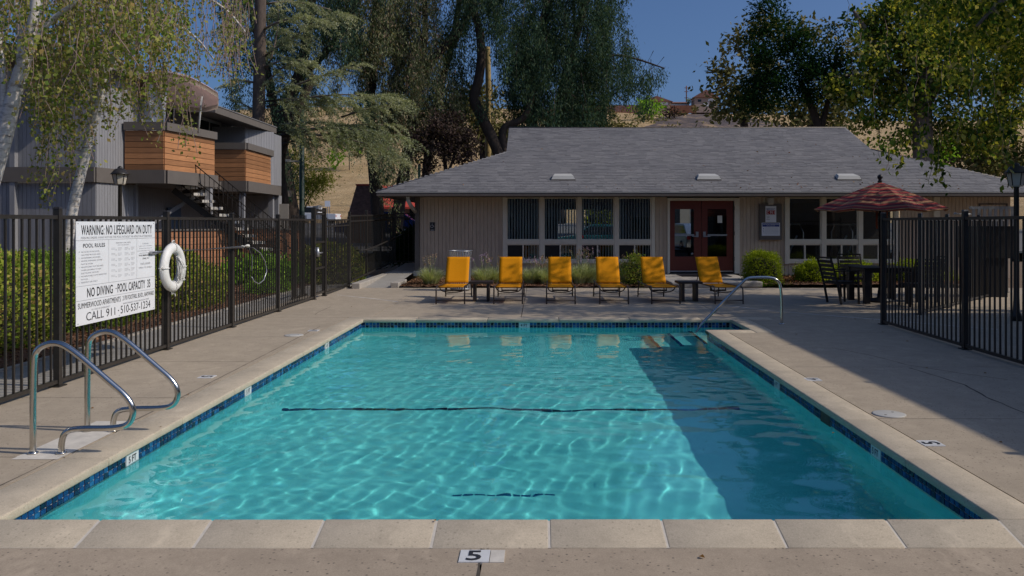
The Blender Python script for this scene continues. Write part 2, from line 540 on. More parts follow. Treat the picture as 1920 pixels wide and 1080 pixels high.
def leaves_np(C, size, aspect=0.5, droop=0.0, rng=None, dirs=None, var=.35, fold=0.0):
    """leaf-shaped quads at the points C"""
    n = len(C)
    s = size * (1 + var * rng.uniform(-1, 1, n))[:, None]
    if dirs is None:
        d = rng.normal(size=(n, 3)); d = unit(d); d[:, 2] -= droop; d = unit(d)
    else:
        d = unit(dirs + rng.normal(size=(n, 3)) * .18)
    w = unit(np.cross(d, unit(rng.normal(size=(n, 3)))))
    V = np.empty((n, 4, 3), dtype=np.float32)
    V[:, 0] = C
    V[:, 1] = C + d * s * .45 + w * s * aspect * .5
    V[:, 2] = C + d * s
    V[:, 3] = C + d * s * .45 - w * s * aspect * .5
    return V.reshape(-1, 3)

def leaf_obj(name, mat_, parent, Vs, kind=None):
    V = np.concatenate(Vs) if isinstance(Vs, list) else Vs
    M = np.array(FRAME[parent.name].inverted()) if parent is not None else np.eye(4)
    V = V @ M[:3, :3].T + M[:3, 3]
    F = np.arange(len(V)).reshape(-1, 4)
    me = np_mesh(name, V, F)
    o = link(name, me, parent, mat_)
    if kind: o['kind'] = kind
    return o

def clump_pts(c, rad, n, k, sig, rng, shell=.6):
    c = np.array(c); rad = np.array(rad)
    u = unit(rng.normal(size=(k, 3))); r = rng.uniform(0, 1, k) ** (1 / (2 + 3 * shell))
    sub = c + u * r[:, None] * rad
    idx = rng.integers(0, k, n)
    return sub[idx] + rng.normal(size=(n, 3)) * sig * np.array([1, 1, .75])

def strand_pts(top, length, n, sway, rng):
    t = np.linspace(0, 1, n)
    ph = rng.uniform(0, 6.28)
    x = top[0] + sway * (t ** 1.5) * math.cos(ph) + .03 * np.sin(t * 9 + ph)
    y = top[1] + sway * (t ** 1.5) * math.sin(ph)
    z = top[2] - length * t
    return np.stack([x, y, z], -1)

def strands_mesh(mb, strands, r):
    for s in strands:
        mb.tube([Vector(p) for p in s[::max(1, len(s) // 5)]], r, 3, cap=False)

def pix(pts, Y):
    return [P(x, y, Y if not isinstance(Y, (list, tuple)) else Y[i]) for i, (x, y) in enumerate(pts)]

# ------------------------------------------------------------------ text
def text_mesh(body, font_bold=False):
    cu = bpy.data.curves.new('t', 'FONT'); cu.body = body
    cu.resolution_u = 3
    if font_bold: cu.offset = 0.014; cu.space_character = 1.06
    o = bpy.data.objects.new('t', cu); COL.objects.link(o)
    dg = bpy.context.evaluated_depsgraph_get()
    me = bpy.data.meshes.new_from_object(o.evaluated_get(dg))
    COL.objects.unlink(o); bpy.data.objects.remove(o)
    return me

def text(name, body, origin, right, up, width, height, mt, parent, bold=False, off=.002):
    """flat lettering fitted to width x height, its lower left corner at origin (parent frame)"""
    me = text_mesh(body, bold)
    n = len(me.vertices)
    co = np.empty(n * 3); me.vertices.foreach_get('co', co); co = co.reshape(-1, 3)
    lo, hi = co.min(0), co.max(0)
    sx = width / max(1e-6, hi[0] - lo[0]); sy = height / max(1e-6, hi[1] - lo[1])
    right, up, origin = Vector(right).normalized(), Vector(up).normalized(), Vector(origin)
    nrm = right.cross(up)
    a = (co[:, :1] - lo[0]) * sx; b_ = (co[:, 1:2] - lo[1]) * sy
    out = np.array(origin + nrm * off)[None] + a * np.array(right)[None] + b_ * np.array(up)[None]
    me.vertices.foreach_set('co', out.astype(np.float32).ravel()); me.update()
    me.materials.clear(); me.materials.append(mt)
    return link(name, me, parent)

rng = np.random.default_rng(7)
random.seed(7)

# ================================================================== GROUND
def rect_sheet(mb, x0, x1, y0, y1, z):
    mb.quad((x0, y0, z), (x1, y0, z), (x1, y1, z), (x0, y1, z))

gm = MB()
for r_ in ((-90, -4.98, -30, 48), (3.6, 90, -30, 48), (-4.98, 3.6, -30, 4.3), (-4.98, 3.6, 14.1, 48),
           (-4.98, -3.1, 4.3, 14.1), (2.62, 3.6, 4.3, 12.3)):
    rect_sheet(gm, *r_[:4], -0.125)
gm.build('ground', M_('soil'), kind='structure')

# hill behind: a slope that rises to a ridge far off
def hill_z(x, y):
    t = np.clip((y - 95) / 355, 0, None)
    z = -0.05 + 1.0 * np.clip((y - 30) / 20, 0, 1) + .6 * np.clip((y - 50) / 45, 0, 1) + 59.5 * t + 1.5 * t ** 2
    z = z + 1.6 * np.sin(x * .012 + y * .006) * np.clip((y - 110) / 150, 0, 1)
    z = z + .8 * np.sin(x * .05 + 1.3) * np.sin(y * .031) * np.clip((y - 105) / 80, 0, 1)
    z = z + np.where(y > 450, -(y - 450) * .12, 0)
    z = z - np.clip((x - 90) / 200, 0, 1) * 6 * np.clip((y - 100) / 200, 0, 1)
    return z
ny, nx = 120, 110
ys = 42 + (np.linspace(0, 1, ny) ** 1.8) * 760
xs = np.linspace(-1, 1, nx)
XX = xs[None, :] * (60 + ys[:, None] * .85); YY = np.repeat(ys[:, None], nx, 1)
ZZ = hill_z(XX, YY)
V = np.stack([XX, YY, ZZ], -1).reshape(-1, 3)
ii = np.arange(nx * ny).reshape(ny, nx)
F = np.stack([ii[:-1, :-1], ii[:-1, 1:], ii[1:, 1:], ii[1:, :-1]], -1).reshape(-1, 4)
link('hill', np_mesh('hill', V, F, True), None, M_('dry_hill'))['kind'] = 'structure'

def hz(x, y): return float(hill_z(np.array(float(x)), np.array(float(y))))
def on_hill(px, py, y0=60, y1=450):
    """first hill point along the sight line"""
    for y in np.linspace(y0, y1, 800):
        x = (px - CX) * y / FOC; z = EYE + (CY - py) * y / FOC
        if z <= hz(x, y): return Vector((x, y, hz(x, y)))
    return Vector((x, y, hz(x, y)))
# darker mottled ground: a patch laid over the slope
bp = []
for a in np.linspace(0, 2 * math.pi, 40, endpoint=False):
    wob = 1 + .12 * math.sin(3 * a + 1) + .06 * math.sin(7 * a)
    bp.append((1330 + 125 * math.cos(a) * wob, 236 + 20 * math.sin(a) * wob))
mb = MB(); cp = on_hill(1330, 236)
vs = [cp + Vector((0, 0, .5))]
nr = 6
for k in range(1, nr + 1):
    for (x, y) in bp:
        q = on_hill(1330 + (x - 1330) * k / nr, 236 + (y - 236) * k / nr)
        vs.append(q + Vector((0, 0, .5 - .3 * k / nr)))
fs = [(0, 1 + i, 1 + (i + 1) % 40) for i in range(40)]
for k in range(nr - 1):
    for i in range(40):
        a = 1 + k * 40
        fs.append((a + i, a + 40 + i, a + 40 + (i + 1) % 40, a + (i + 1) % 40))
mb.add(vs, fs, True)
mb.build('dark_ground', M_('dark_ground'), kind='structure')

# ================================================================== POOL
PX0, PX1, PY0, PY1 = -2.96, 2.50, 4.516, 13.87
AX1, AY0 = 3.20, 12.50
WZ, FZ = -0.135, -1.13
pool_mb = MB()
w0, w1, v0, v1, a1, ay = PX0 - .03, PX1 + .03, PY0 - .03, PY1 + .03, AX1 + .03, AY0 - .03
wt = -.045
# walls (inner faces), each a quad, cove at the floor
def wall(a, b):
    pool_mb.quad((*a, FZ), (*b, FZ), (*b, wt), (*a, wt))
wall((w0, v1), (w0, v0)); wall((w0, v0), (w1, v0)); wall((w1, v0), (w1, ay))
wall((w1, ay), (a1, ay)); wall((a1, ay), (a1, v1)); wall((a1, v1), (w0, v1))
pool_mb.quad((w0, v0, FZ), (w1, v0, FZ), (w1, v1, FZ), (w0, v1, FZ))
pool_mb.quad((w1, ay, FZ), (a1, ay, FZ), (a1, v1, FZ), (w1, v1, FZ))
pool = pool_mb.build('pool', M_('plaster'), kind='structure')
pool.cycles.is_caustics_receiver = True
# cove along the left wall and far wall
mb = MB(); prev = None; rc_ = .28
for k in range(9):
    a = math.pi / 2 * k / 8; x_ = w0 + .001 + rc_ * (1 - math.sin(a)) ; z_ = FZ + .001 + rc_ * (1 - math.cos(a))
    cur = ((w0 + .001 + rc_ - rc_ * math.sin(a)), z_)
    if prev: mb.quad((prev[0], v0, prev[1]), (prev[0], v1, prev[1]), (cur[0], v1, cur[1]), (cur[0], v0, cur[1]))
    prev = cur
mb.sm = [True] * len(mb.f)
o = mb.build('cove', M_('plaster'), pool); o.cycles.is_caustics_receiver = True
# steps of the entry
for k, (xa, z) in enumerate(((2.86, -.36), (2.50, -.58), (2.14, -.80), (1.80, -.98))):
    mb = MB(); mb.box(xa, a1 - .001 * (k + 1), ay + .002 * k + .001, v1 - .002 * k - .001, FZ + .001 * k, z)
    o = mb.build('step', M_('plaster'), pool); o.cycles.is_caustics_receiver = True
    mb = MB(); mb.box(xa - .012, xa + .045, ay + .02, v1 - .02, z - .03, z + .004)
    mb.build('step_nosing', M_('tile_blue'), pool)
# dark tile line on the floor, tile by tile
mb = MB(); mb.box(0, .105, -.04, .04, 0, .006); tl = mb.mesh('line_tile'); tl.materials.append(M_('tile_blue'))
x = -2.78
while x < 2.12:
    piece('line_tile', tl, pool, (x, 8.84 + .004 * math.sin(x * 9), FZ + .001)); x += .112
x = -.68
mb = MB(); mb.box(0, .075, -.016, .016, 0, .006); tl2 = mb.mesh('line_tile_small'); tl2.materials.append(M_('tile_pale'))
while x < .06:
    piece('line_tile', tl2, pool, (x, 6.35, FZ + .001)); x += .09
# water line tiles
mb = MB(); mb.box(-.0245, .0245, -.004, .004, -.0225, .0225); tm = mb.mesh('waterline_tile'); tm.materials.append(M_('tile_blue'))
mb = MB(); mb.box(-.09, .09, -.005, .005, -.048, .048); wm = mb.mesh('marker_tile'); wm.materials.append(M_('marker_white'))
sides = [((w0, v0 + .03), (w0, v1), 0), ((w0, v1), (a1, v1), 1), ((a1, v1), (a1, ay), 2), ((w1, ay), (w1, v0), 3), ((a1, ay), (w1, ay), 4)]
spots = []
for (a, b, sid) in sides:
    a, b = Vector(a), Vector(b); L = (b - a).length; d = (b - a) / L
    nrm = Vector((d.y, -d.x)) if True else None
    k = int(L / .06)
    for i in range(k):
        p = a + d * (.03 + i * .06)
        skip = (sid == 0 and (abs(p.y - 6.05) < .1 or abs(p.y - 8.45) < .1 or abs(p.y - 11.6) < .1)) or (sid == 1 and abs(p.x + .26) < .1) or (sid == 3 and (abs(p.y - 6.2) < .1 or abs(p.y - 8.8) < .1 or abs(p.y - 7.3) < .13))
        if skip: continue
        for row in (0, 1):
            spots.append((p + nrm * .004, math.atan2(d.y, d.x), -.074 - row * .05))
spots.sort(key=lambda s: s[0].x ** 2 + s[0].y ** 2)
for (p, a, z) in spots[:280]:
    piece('waterline_tile', tm, pool, (p.x, p.y, z), (0, 0, a))
mb = MB()
for (p, a, z) in spots[280:]:
    mb.box(p.x - .0245, p.x + .0245, p.y - .004, p.y + .004, z - .0225, z + .0225, rz=a)
mb.build('waterline_tiles', M_('tile_blue_many'), pool, kind='stuff')
# grout behind the tiles
mb = MB()
for (a, b, sid) in sides:
    a, b = Vector(a), Vector(b); d = (b - a).normalized(); nrm = Vector((d.y, -d.x))
    q = nrm * .0012
    mb.quad((a.x + q.x, a.y + q.y, -.20), (b.x + q.x, b.y + q.y, -.20), (b.x + q.x, b.y + q.y, -.046), (a.x + q.x, a.y + q.y, -.046))
mb.build('grout_band', M_('grout'), pool)
for (x, y, a, t) in ((w0 + .006, 6.05, R(90), '5'), (w0 + .006, 8.45, R(90), '5'), (w0 + .006, 11.6, R(90), '4'), (-.26, v1 - .006, 0, '4'), (w1 - .006, 6.2, R(-90), '5'), (w1 - .006, 8.8, R(-90), '4')):
    o = piece('marker_tile', wm, pool, (x, y, -.10), (0, 0, a))
    # the lettering faces the water
    if x < -1: rt, org = Vector((0, 1, 0)), Vector((x + .006, y - .06, -.125))
    elif x > 1: rt, org = Vector((0, -1, 0)), Vector((x - .006, y + .06, -.125))
    else: rt, org = Vector((1, 0, 0)), Vector((x - .06, y - .006, -.125))
    text('depth_figure', t + ' FT', org, rt, (0, 0, 1), .11, .05, M_('marker_black'), o.parent, True)

MB().box(w1 - .01, w1 + .0005, 7.18, 7.42, -.20, -.055).build('skimmer_mouth', M_('joint'), pool)
# coping
import bmesh
def beveled(dx, dy, dz, bev, name, mt, seg=2):
    bm = bmesh.new(); bmesh.ops.create_cube(bm, size=1)
    bmesh.ops.scale(bm, vec=(dx, dy, dz), verts=bm.verts)
    bmesh.ops.translate(bm, vec=(dx / 2, dy / 2, -dz / 2), verts=bm.verts)
    es = [e for e in bm.edges]
    bmesh.ops.bevel(bm, geom=es, offset=bev, segments=seg, profile=.5, affect='EDGES')
    me = bpy.data.meshes.new(name); bm.to_mesh(me); bm.free()
    me.polygons.foreach_set('use_smooth', [True] * len(me.polygons))
    me.materials.append(mt)
    return me
st_near = beveled(.606, .268, .06, .009, 'coping_stone', M_('coping'))
x = .05 + .003 - .612 * 8
for k in range(16):
    piece('coping_stone', st_near, pool, (x, PY0 - .262, -.052 + random.uniform(-.001, .001)), (math.atan2(.056, .262), 0, random.uniform(-.002, .002)))
    x += .612
mb = MB(); mb.bar((-4.8, PY0 - .135, -.0335), (4.9, PY0 - .135, -.0335), .25, .012, up=(0, -.209, .978)); mb.build('coping_joint', M_('grout'), pool)
st_side = beveled(.32, 1.166, .06, .012, 'coping_stone', M_('coping'))
for k in range(8):
    piece('coping_stone', st_side, pool, (PX0 - .32, PY0 + .003 + k * 1.17, .005))
st_r = beveled(.29, 1.137, .06, .012, 'coping_stone', M_('coping'))
for k in range(7):
    piece('coping_stone', st_r, pool, (PX1, PY0 + .003 + k * 1.14, .005))
st_far = beveled(1.197, .30, .06, .012, 'coping_stone', M_('coping'))
x = PX0 - .32
while x < AX1 + .25:
    piece('coping_stone', st_far, pool, (x, PY1, .005)); x += 1.2
a_side = beveled(.30, PY1 - AY0 + .298, .06, .012, 'coping_stone', M_('coping'))
piece('coping_stone', a_side, pool, (AX1, AY0 - .30, .0055))
a_near = beveled(AX1 - PX1 - .003, .30, .06, .012, 'coping_stone', M_('coping'))
piece('coping_stone', a_near, pool, (PX1, AY0 - .30, .0045))

# water: one rippled sheet
nx, ny = 270, 400
xs = np.linspace(w0 - .008, a1 + .008, nx); ys = np.linspace(v0 - .008, v1 + .008, ny)
XX, YY = np.meshgrid(xs, ys); ZZ = np.zeros_like(XX) + WZ
wr = np.random.default_rng(3)
for lam, amp, n in ((1.4, .0032, 7), (.60, .0014, 12), (.30, .0009, 18), (.17, .00055, 22)):
    for i in range(n):
        th = wr.normal(R(84), .80); L = lam * wr.uniform(.72, 1.35); k = 2 * math.pi / L
        env = .65 + .35 * np.sin(XX * wr.uniform(.3, 1.2) + YY * wr.uniform(.3, 1.0) + wr.uniform(0, 7))
        ZZ += env * amp * math.sqrt(6 / n) * .62 * np.sin(k * (XX * math.cos(th) + YY * math.sin(th)) + wr.uniform(0, 7) + .8 * np.sin(XX * 1.7 + YY * .9))
calm = 1 - .62 * np.clip((YY - 9.0) / 3.2, 0, 1)
ZZ = WZ + (ZZ - WZ) * calm
V = np.stack([XX, YY, ZZ], -1).reshape(-1, 3)
ii = np.arange(nx * ny).reshape(ny, nx)
F = np.stack([ii[:-1, :-1], ii[:-1, 1:], ii[1:, 1:], ii[1:, :-1]], -1).reshape(-1, 4)
cxy = V[F].mean(1)
F = F[(cxy[:, 0] < w1 + .006) | (cxy[:, 1] > ay - .006)]
water = link('pool_water', np_mesh('pool_water', V, F, True), None, M_('water'))
water['kind'] = 'structure'
water.cycles.is_caustics_caster = True

# ================================================================== DECK
deck = thing('pool_deck', (0, 0, 0), None, None, kind='structure')
def slabs(x0, x1, ycuts, mt='deck', z=0.0, name='slab', g=.006, xc=None):
    xs = [x0] + (xc or []) + [x1]
    for i in range(len(xs) - 1):
        for j in range(len(ycuts) - 1):
            mb = MB(); mb.box(xs[i] + g, xs[i + 1] - g, ycuts[j] + g, ycuts[j + 1] - g, z - .055, z)
            mb.build(name, M_(mt), deck)
slabs(-4.98, -3.285, [4.51, 5.72, 7.66, 9.66, 11.75, 14.18])
slabs(-8, 8, [.5, 4.262], 'aggregate', z=-.056, xc=[-4.98, -.29])
slabs(2.795, 5.6, [4.51, 6.84, 9.3, 12.19])
slabs(5.6, 9.5, [4.51, 9.3, 12.19, 14.18], z=-.002)
slabs(3.505, 5.6, [12.19, 14.18])
slabs(-5.2, 14, [14.18, 17.4, 20.6], xc=[-2.9, -.32, 3.2, 7.2])
slabs(9.5, 16, [4.51, 9.3, 14.18], z=-.003)
# the cracked tile with the figure, depth markers, lids, cracks
def marker(cx_, cy_, fig, rz=0.0, s=.15, chip=False, label=None, w=1.0, z=.002):
    t = thing('depth_marker', (cx_, cy_, z), label, 'depth marker', 'depth marker tiles set in the deck', rz)
    mb = MB(); mb.box(-s * w / 2, s * w / 2, -s / 2, s / 2, -.01, .004)
    mb.build('tile_face', M_('marker_white'), t)
    if chip:
        mb = MB(); mb.box(s * w / 2 + .004, s * w / 2 + .075, -s / 2, s / 2, -.01, .003); mb.build('blank_tile', M_('patch'), t)
    if fig: text('figure', fig, (-s * .27, -s * .40, .0045), (1, 0, 0), (0, 1, 0), s * .5, s * .8, M_('marker_black'), t, True)
g_ = G(890, 1044, -.056)
marker(g_.x, g_.y, '5', z=-.054, chip=True, label='white depth tile with a black 5 in the near deck, cracked beside its figure')
g_ = G(1745, 832); marker(g_.x, g_.y, '5', R(90), label='white depth tile with a sideways 5 beside the right edge, nearer than the round lid')
g_ = G(1524, 712); marker(g_.x, g_.y, '4', R(90), label='small worn white depth tile beside the right edge, beyond the round lid')
g_ = G(388, 707); marker(g_.x, g_.y, '5', R(-90), label='worn white depth tile in the left deck, just beyond the ladder rails')
g_ = G(588, 620); marker(g_.x, g_.y, '4', R(-90), label='farthest depth tile in the left deck, behind the round lid')
for (px, py, lab) in ((1667, 777, 'round white skimmer lid in the deck right of the pool'), (551, 629, 'round white skimmer lid in the deck left of the pool')):
    g_ = G(px, py)
    t = thing('skimmer_lid', g_, lab, 'skimmer lid', 'skimmer lids')
    MB().lathe([(.135, .0), (.135, .006), (.125, .009)], n=28).build('lid', M_('vent_white'), t)
    MB().lathe([(.012, .009), (.012, .0095)], (.05, .05, 0), 8).lathe([(.012, .009), (.012, .0095)], (-.05, -.05, 0), 8).build('lift_hole', M_('joint'), t)
# joint line beside the coping and across
def crack(pts, w, name='crack', mt='joint', z=.0015, jit=.5):
    mb = MB(); pts = [Vector((p.x, p.y, z)) for p in pts]
    fine = []
    for a, b in zip(pts[:-1], pts[1:]):
        n = max(2, int((b - a).length / .12))
        for i in range(n): fine.append(a.lerp(b, i / n))
    fine.append(pts[-1])
    d0 = (pts[-1] - pts[0]).normalized(); s = Vector((-d0.y, d0.x, 0))
    L = []
    for i, p in enumerate(fine):
        q = p + s * random.uniform(-1, 1) * w * jit
        ww = w * random.uniform(.5, 1.3)
        L.append((q + s * ww / 2, q - s * ww / 2))
    for (a, b), (c, d) in zip(L[:-1], L[1:]): mb.quad(a, b, d, c)
    mb.build(name, M_(mt), deck)
crack([G(1560, 652), G(1640, 668), G(1700, 684), G(1800, 700), G(1890, 712)], .014)
crack([G(1705, 690), G(1760, 706), G(1810, 722), G(1850, 745), G(1920, 774)], .018)
crack([G(905, 1029, -.056), G(902, 1045, -.056), G(897, 1062, -.056), G(893, 1085, -.056)], .014, z=-.0545)
crack([G(590, 590), G(597, 585), G(620, 575)], .012)
crack([G(0, 911), G(333, 749), G(600, 612)], .010, 'expansion_joint', jit=.2)
crack([G(1400, 655), G(1640, 793), G(1760, 862), G(1920, 955)], .016, 'expansion_joint', jit=.2)
crack([G(632, 553), G(700, 560), G(748, 566)], .03, 'painted_line', 'white_paint', jit=.1)
crack([G(1362, 573), G(1450, 583), G(1655, 600), G(1870, 618)], .03, 'painted_line', 'white_paint', jit=.1)
# pale patch round the ladder feet
mb = MB()
p_ = [G(-2, 862), G(140, 862), G(260, 795), G(180, 793)]
p_ = [Vector((-3.62, 5.66, .002)), Vector((-3.30, 5.66, .002)), Vector((-3.30, 6.75, .002)), Vector((-3.62, 6.75, .002))]
mb.quad(*p_); mb.build('cement_patch', M_('patch'), deck)
# fallen leaves, lying about the deck
fr_ = np.random.default_rng(11)
for i, (px, py) in enumerate(((438, 603), (820, 975), (373, 622), (350, 740), (170, 765), (1495, 627), (1862, 560), (1655, 623), (1580, 600), (1602, 598), (1635, 600), (1740, 690), (1850, 700), (1120, 590), (300, 800), (660, 575), (1700, 640), (1795, 630), (1230, 583), (730, 608), (1560, 812), (1880, 830), (1310, 1043))):
    g_ = G(px, py, .006 if py < 1020 else -.05)
    a = fr_.uniform(0, 6.28); s = fr_.uniform(.02, .04)
    d = Vector((math.cos(a), math.sin(a), 0)) * s; w_ = Vector((-d.y, d.x, 0)) * .4
    mb = MB(); mb.add([(0, 0, 0), d * .5 + w_ + Vector((0, 0, s * .3)), d, d * .5 - w_ + Vector((0, 0, s * .25)), d * .5], [(0, 4, 1), (1, 4, 2), (2, 4, 3), (3, 4, 0)])
    o = mb.build('fallen_leaf', M_('fallen'))
    o.location = g_
    tag(o, 'small dry brown leaf lying on the concrete round the pool', 'leaf', 'dry leaves scattered on the concrete')

# ================================================================== FENCES
def fence_run(t, A, B, z0, z1, posts, pitch=.116, rail=.038, post=.06, cap=True, top_rails=1, base=True):
    """t: the fence; A, B: ends (world x, y); posts: fractions along the run"""
    M = FRAME[t.name].inverted()
    A, B = Vector((*A, 0)), Vector((*B, 0)); L = (B - A).length; d = (B - A) / L
    ang = math.atan2(d.y, d.x)
    zt = lambda s: (z0[0] + (z0[1] - z0[0]) * s, z1[0] + (z1[1] - z1[0]) * s)
    fs = sorted(posts)
    for i in range(len(fs) - 1):
        s0, s1 = fs[i], fs[i + 1]
        a, b = A + d * (L * s0), A + d * (L * s1)
        for j, hz_ in enumerate([.045] + [1] * top_rails):
            za, zb = zt(s0), zt(s1)
            if hz_ == .045: pa, pb = za[0] + .05, zb[0] + .05
            else:
                dz = .02 + (j - 1) * .14
                pa, pb = za[1] - dz, zb[1] - dz
            mb = MB(); mb.bar(a + d * post / 2 + Vector((0, 0, pa)), b - d * post / 2 + Vector((0, 0, pb)), rail, rail, up=(0, 0, 1))
            mb.build('rail', M_('iron'), t, world=True)
        n = int(round((b - a).length / pitch))
        h = zt(s0)[1] - zt(s0)[0] - .085
        mb = MB(); mb.box(-.009, .009, -.009, .009, 0, h); pm = mb.mesh('picket'); pm.materials.append(M_('iron'))
        for k in range(1, n):
            p = a.lerp(b, k / n); s = s0 + (s1 - s0) * k / n
            w = M @ Vector((p.x, p.y, zt(s)[0] + .06))
            piece('picket', pm, t, w, (random.uniform(-.004, .004), random.uniform(-.004, .004), ang - math.atan2(M.inverted()[1][0], M.inverted()[0][0])))
    mb = MB(); hh = zt(0)[1] - zt(0)[0] + .07
    mb.box(-post / 2, post / 2, -post / 2, post / 2, 0, hh)
    if cap: mb.box(-post / 2 - .004, post / 2 + .004, -post / 2 - .004, post / 2 + .004, hh, hh + .02, taper=.012)
    if base: mb.box(-.07, .07, -.055, .055, 0, .012)
    pm = mb.mesh('post'); pm.materials.append(M_('iron'))
    for s in fs:
        p = A + d * (L * s)
        w = M @ Vector((p.x, p.y, zt(s)[0]))
        piece('post', pm, t, w, (0, 0, ang))

FX = -4.78
t = thing('iron_fence', (FX, 1.3, 0), 'long black iron picket fence along the left side that carries the pool rules sign', 'fence', 'black iron fences round the pool')
fy = [1.3, 3.6, 5.9, 8.2, 10.58, 12.82, 15.09, 17.47]
fence_run(t, (FX, fy[0]), (FX, fy[-1]), (0, 0), (1.69, 1.705), [(y - fy[0]) / (fy[-1] - fy[0]) for y in fy])
t2 = thing('iron_fence', (FX, 18.34, 0), 'short run of black iron fence between the gate and the ramp', 'fence', 'black iron fences round the pool')
fence_run(t2, (FX, 18.34), (FX - .05, 20.9), (0, 0), (1.70, 1.72), [0, 1], top_rails=2)
t3 = thing('iron_fence', (FX, 20.98, 0), 'raised black iron fence beside the ramp, with a handrail', 'fence', 'black iron fences round the pool')
fence_run(t3, (FX - .05, 20.98), (FX, 26.9), (.08, .30), (1.82, 1.90), [0, .33, .66, 1], top_rails=2, pitch=.13)
MB().tube([(FX + .1, 21.1, .92), (FX + .32, 21.2, .93), (FX + .36, 21.7, .95), (FX + .36, 26.6, 1.25)], .022, 8).build('handrail', M_('iron'), t3, world=True)
t4 = thing('iron_fence', (FX, 27.3, .3), 'far black iron fence with a gate between the ramp and the club house corner', 'fence', 'black iron fences round the pool')
fence_run(t4, (FX, 27.3), (-2.6, 27.3), (.3, .3), (1.95, 1.95), [0, .48, 1], top_rails=2, pitch=.15)
# gate: tall frame, its leaf stands open against the fence
t = thing('iron_gate', (FX, 17.9, 0), 'tall narrow black iron gate with a lever handle in the left fence', 'gate')
mb = MB(); mb.box(-.04, .04, -.04, .04, 0, 1.95); pm = mb.mesh('gate_post'); pm.materials.append(M_('iron'))
piece('gate_post', pm, t, (0, -.43, 0)); piece('gate_post', pm, t, (0, .44, 0))
MB().box(-.03, .03, -.39, .40, 1.86, 1.92).build('gate_beam', M_('iron'), t)
for z in (.08, .62, 1.18, 1.80):
    MB().box(-.02, .02, -.388, .398, z, z + .045).build('gate_rail', M_('iron'), t)
mb = MB(); mb.box(-.008, .008, -.008, .008, .12, 1.80); pm = mb.mesh('picket'); pm.materials.append(M_('iron'))
for k in range(7): piece('picket', pm, t, (0, -.33 + k * .11, 0))
MB().tube([(.05, -.34, .98), (.12, -.34, .98), (.12, -.20, .985)], .016, 8).lathe([(.04, .90), (.045, .98), (.03, 1.10)], (.06, -.34, 0), 10).build('handle', M_('metal_grey'), t)
MB().box(-.05, .06, -.30, -.02, 1.925, 1.98).box(-.02, .02, -.1, .35, 1.98, 2.0).build('closer', M_('metal_grey'), t)
t = thing('iron_gate', (FX - .12, 17.35, 0), 'open leaf of a black iron gate folded back behind the fence', 'gate')
for z in (.1, 1.62): MB().box(-.018, .018, -1.0, 0, z, z + .04).build('gate_rail', M_('iron'), t)
for k in range(11): piece('picket', pm, t, (0, -.02 - k * .096, -.02))

# right fence: corner post, a run towards the camera, a run back
t = thing('iron_fence', (5.48, 13.2, 0), 'black iron picket fence at the right with its corner post by the striped umbrella', 'fence', 'black iron fences round the pool')
fence_run(t, (5.48, 13.2), (5.40, 5.4), (0, 0), (1.70, 1.70), [0, .3333, .6667, 1])
t = thing('iron_fence', (5.52, 13.26, 0), 'black iron fence running back from the corner post, seen through the right fence', 'fence', 'black iron fences round the pool')
fence_run(t, (5.54, 13.28), (10.9, 19.3), (0, 0), (1.70, 1.70), [.22, .42, .7, 1], pitch=.116)

# ================================================================== SIGN, LIFE RING, HOOK
sy0, sy1, sz0, sz1 = 8.44, 10.17, .56, 1.635
SX = FX + .045
t = thing('pool_rules_sign', (SX, sy0, sz0), 'large white pool rules sign headed WARNING: NO LIFEGUARD ON DUTY on the left fence', 'sign')
W, H = sy1 - sy0, sz1 - sz0
MB().box(-.004, 0, 0, W, 0, H).build('panel', M_('sign_white'), t)
def st(body, u, v, w, h, m='print_black', bold=False, name='lettering'):
    text(name, body, (0, u * W, (1 - v) * H - h * H), (0, 1, 0), (0, 0, 1), w * W, h * H, M_(m), t, bold, off=.0015)
def rule(u0, v0, u1, v1, th=.004):
    y0, y1 = sorted((u0 * W, u1 * W)); z0, z1 = sorted(((1 - v0) * H, (1 - v1) * H))
    if y1 - y0 < 1e-6: y1 += th
    if z1 - z0 < 1e-6: z1 += th
    MB().quad((.0012, y0, z0), (.0012, y1, z0), (.0012, y1, z1), (.0012, y0, z1)).build('rule', M_('print_grey'), t)
st('WARNING: NO LIFEGUARD ON DUTY', .055, .035, .90, .098, bold=True)
st('PERSONS UNDER 14 MAY NOT USE THE POOL WITHOUT AN ADULT IN ATTENDANCE', .055, .148, .90, .022, 'print_grey')
rule(0, .185, 1, .185); rule(0, .625, 1, .625); rule(0, .765, 1, .765); rule(.37, .185, .37, .625); rule(.735, .185, .735, .625)
st('POOL RULES', .075, .215, .25, .040, bold=True)
for i, (num, l) in enumerate((('1', 'NO GLASS OR ALCOHOL'), ('', 'ALLOWED IN POOL AREA'), ('2', 'NO RUNNING OR DIVING'), ('3', 'PROPER SWIMMING ATTIRE'), ('', 'MUST BE WORN'),
        ('4', 'HEADPHONES MUST BE USED'), ('', 'WHEN LISTENING TO ANY'), ('', 'ELECTRONIC DEVICES'), ('5', 'NO INFLATABLE TOYS PERMITTED'), ('', 'IN POOL'), ('6', 'RESIDENT USE ONLY'))):
    v = .287 + i * .0295
    if num: st(num, .03, v, .006, .014, 'print_grey')
    st(l, .055, v, min(.29, .0108 * len(l)), .014, 'print_grey')
st('PERFORM CPR STEPS', .46, .215, .19, .014, 'print_grey'); st('ADULT CHILD AND INFANT', .48, .24, .15, .010, 'print_grey')
for i in range(6):
    for j in range(4):
        u, v = .40 + j * .085, .275 + i * .056
        for q in range(3 if j else 2):
            rule(u, v + q * .012, u + (.05 if q < 2 else .035), v + q * .012, .003)
        if j in (0, 2): st('o' if i % 2 else 's', u + .055, v + .012, .012, .012, 'print_grey', True)
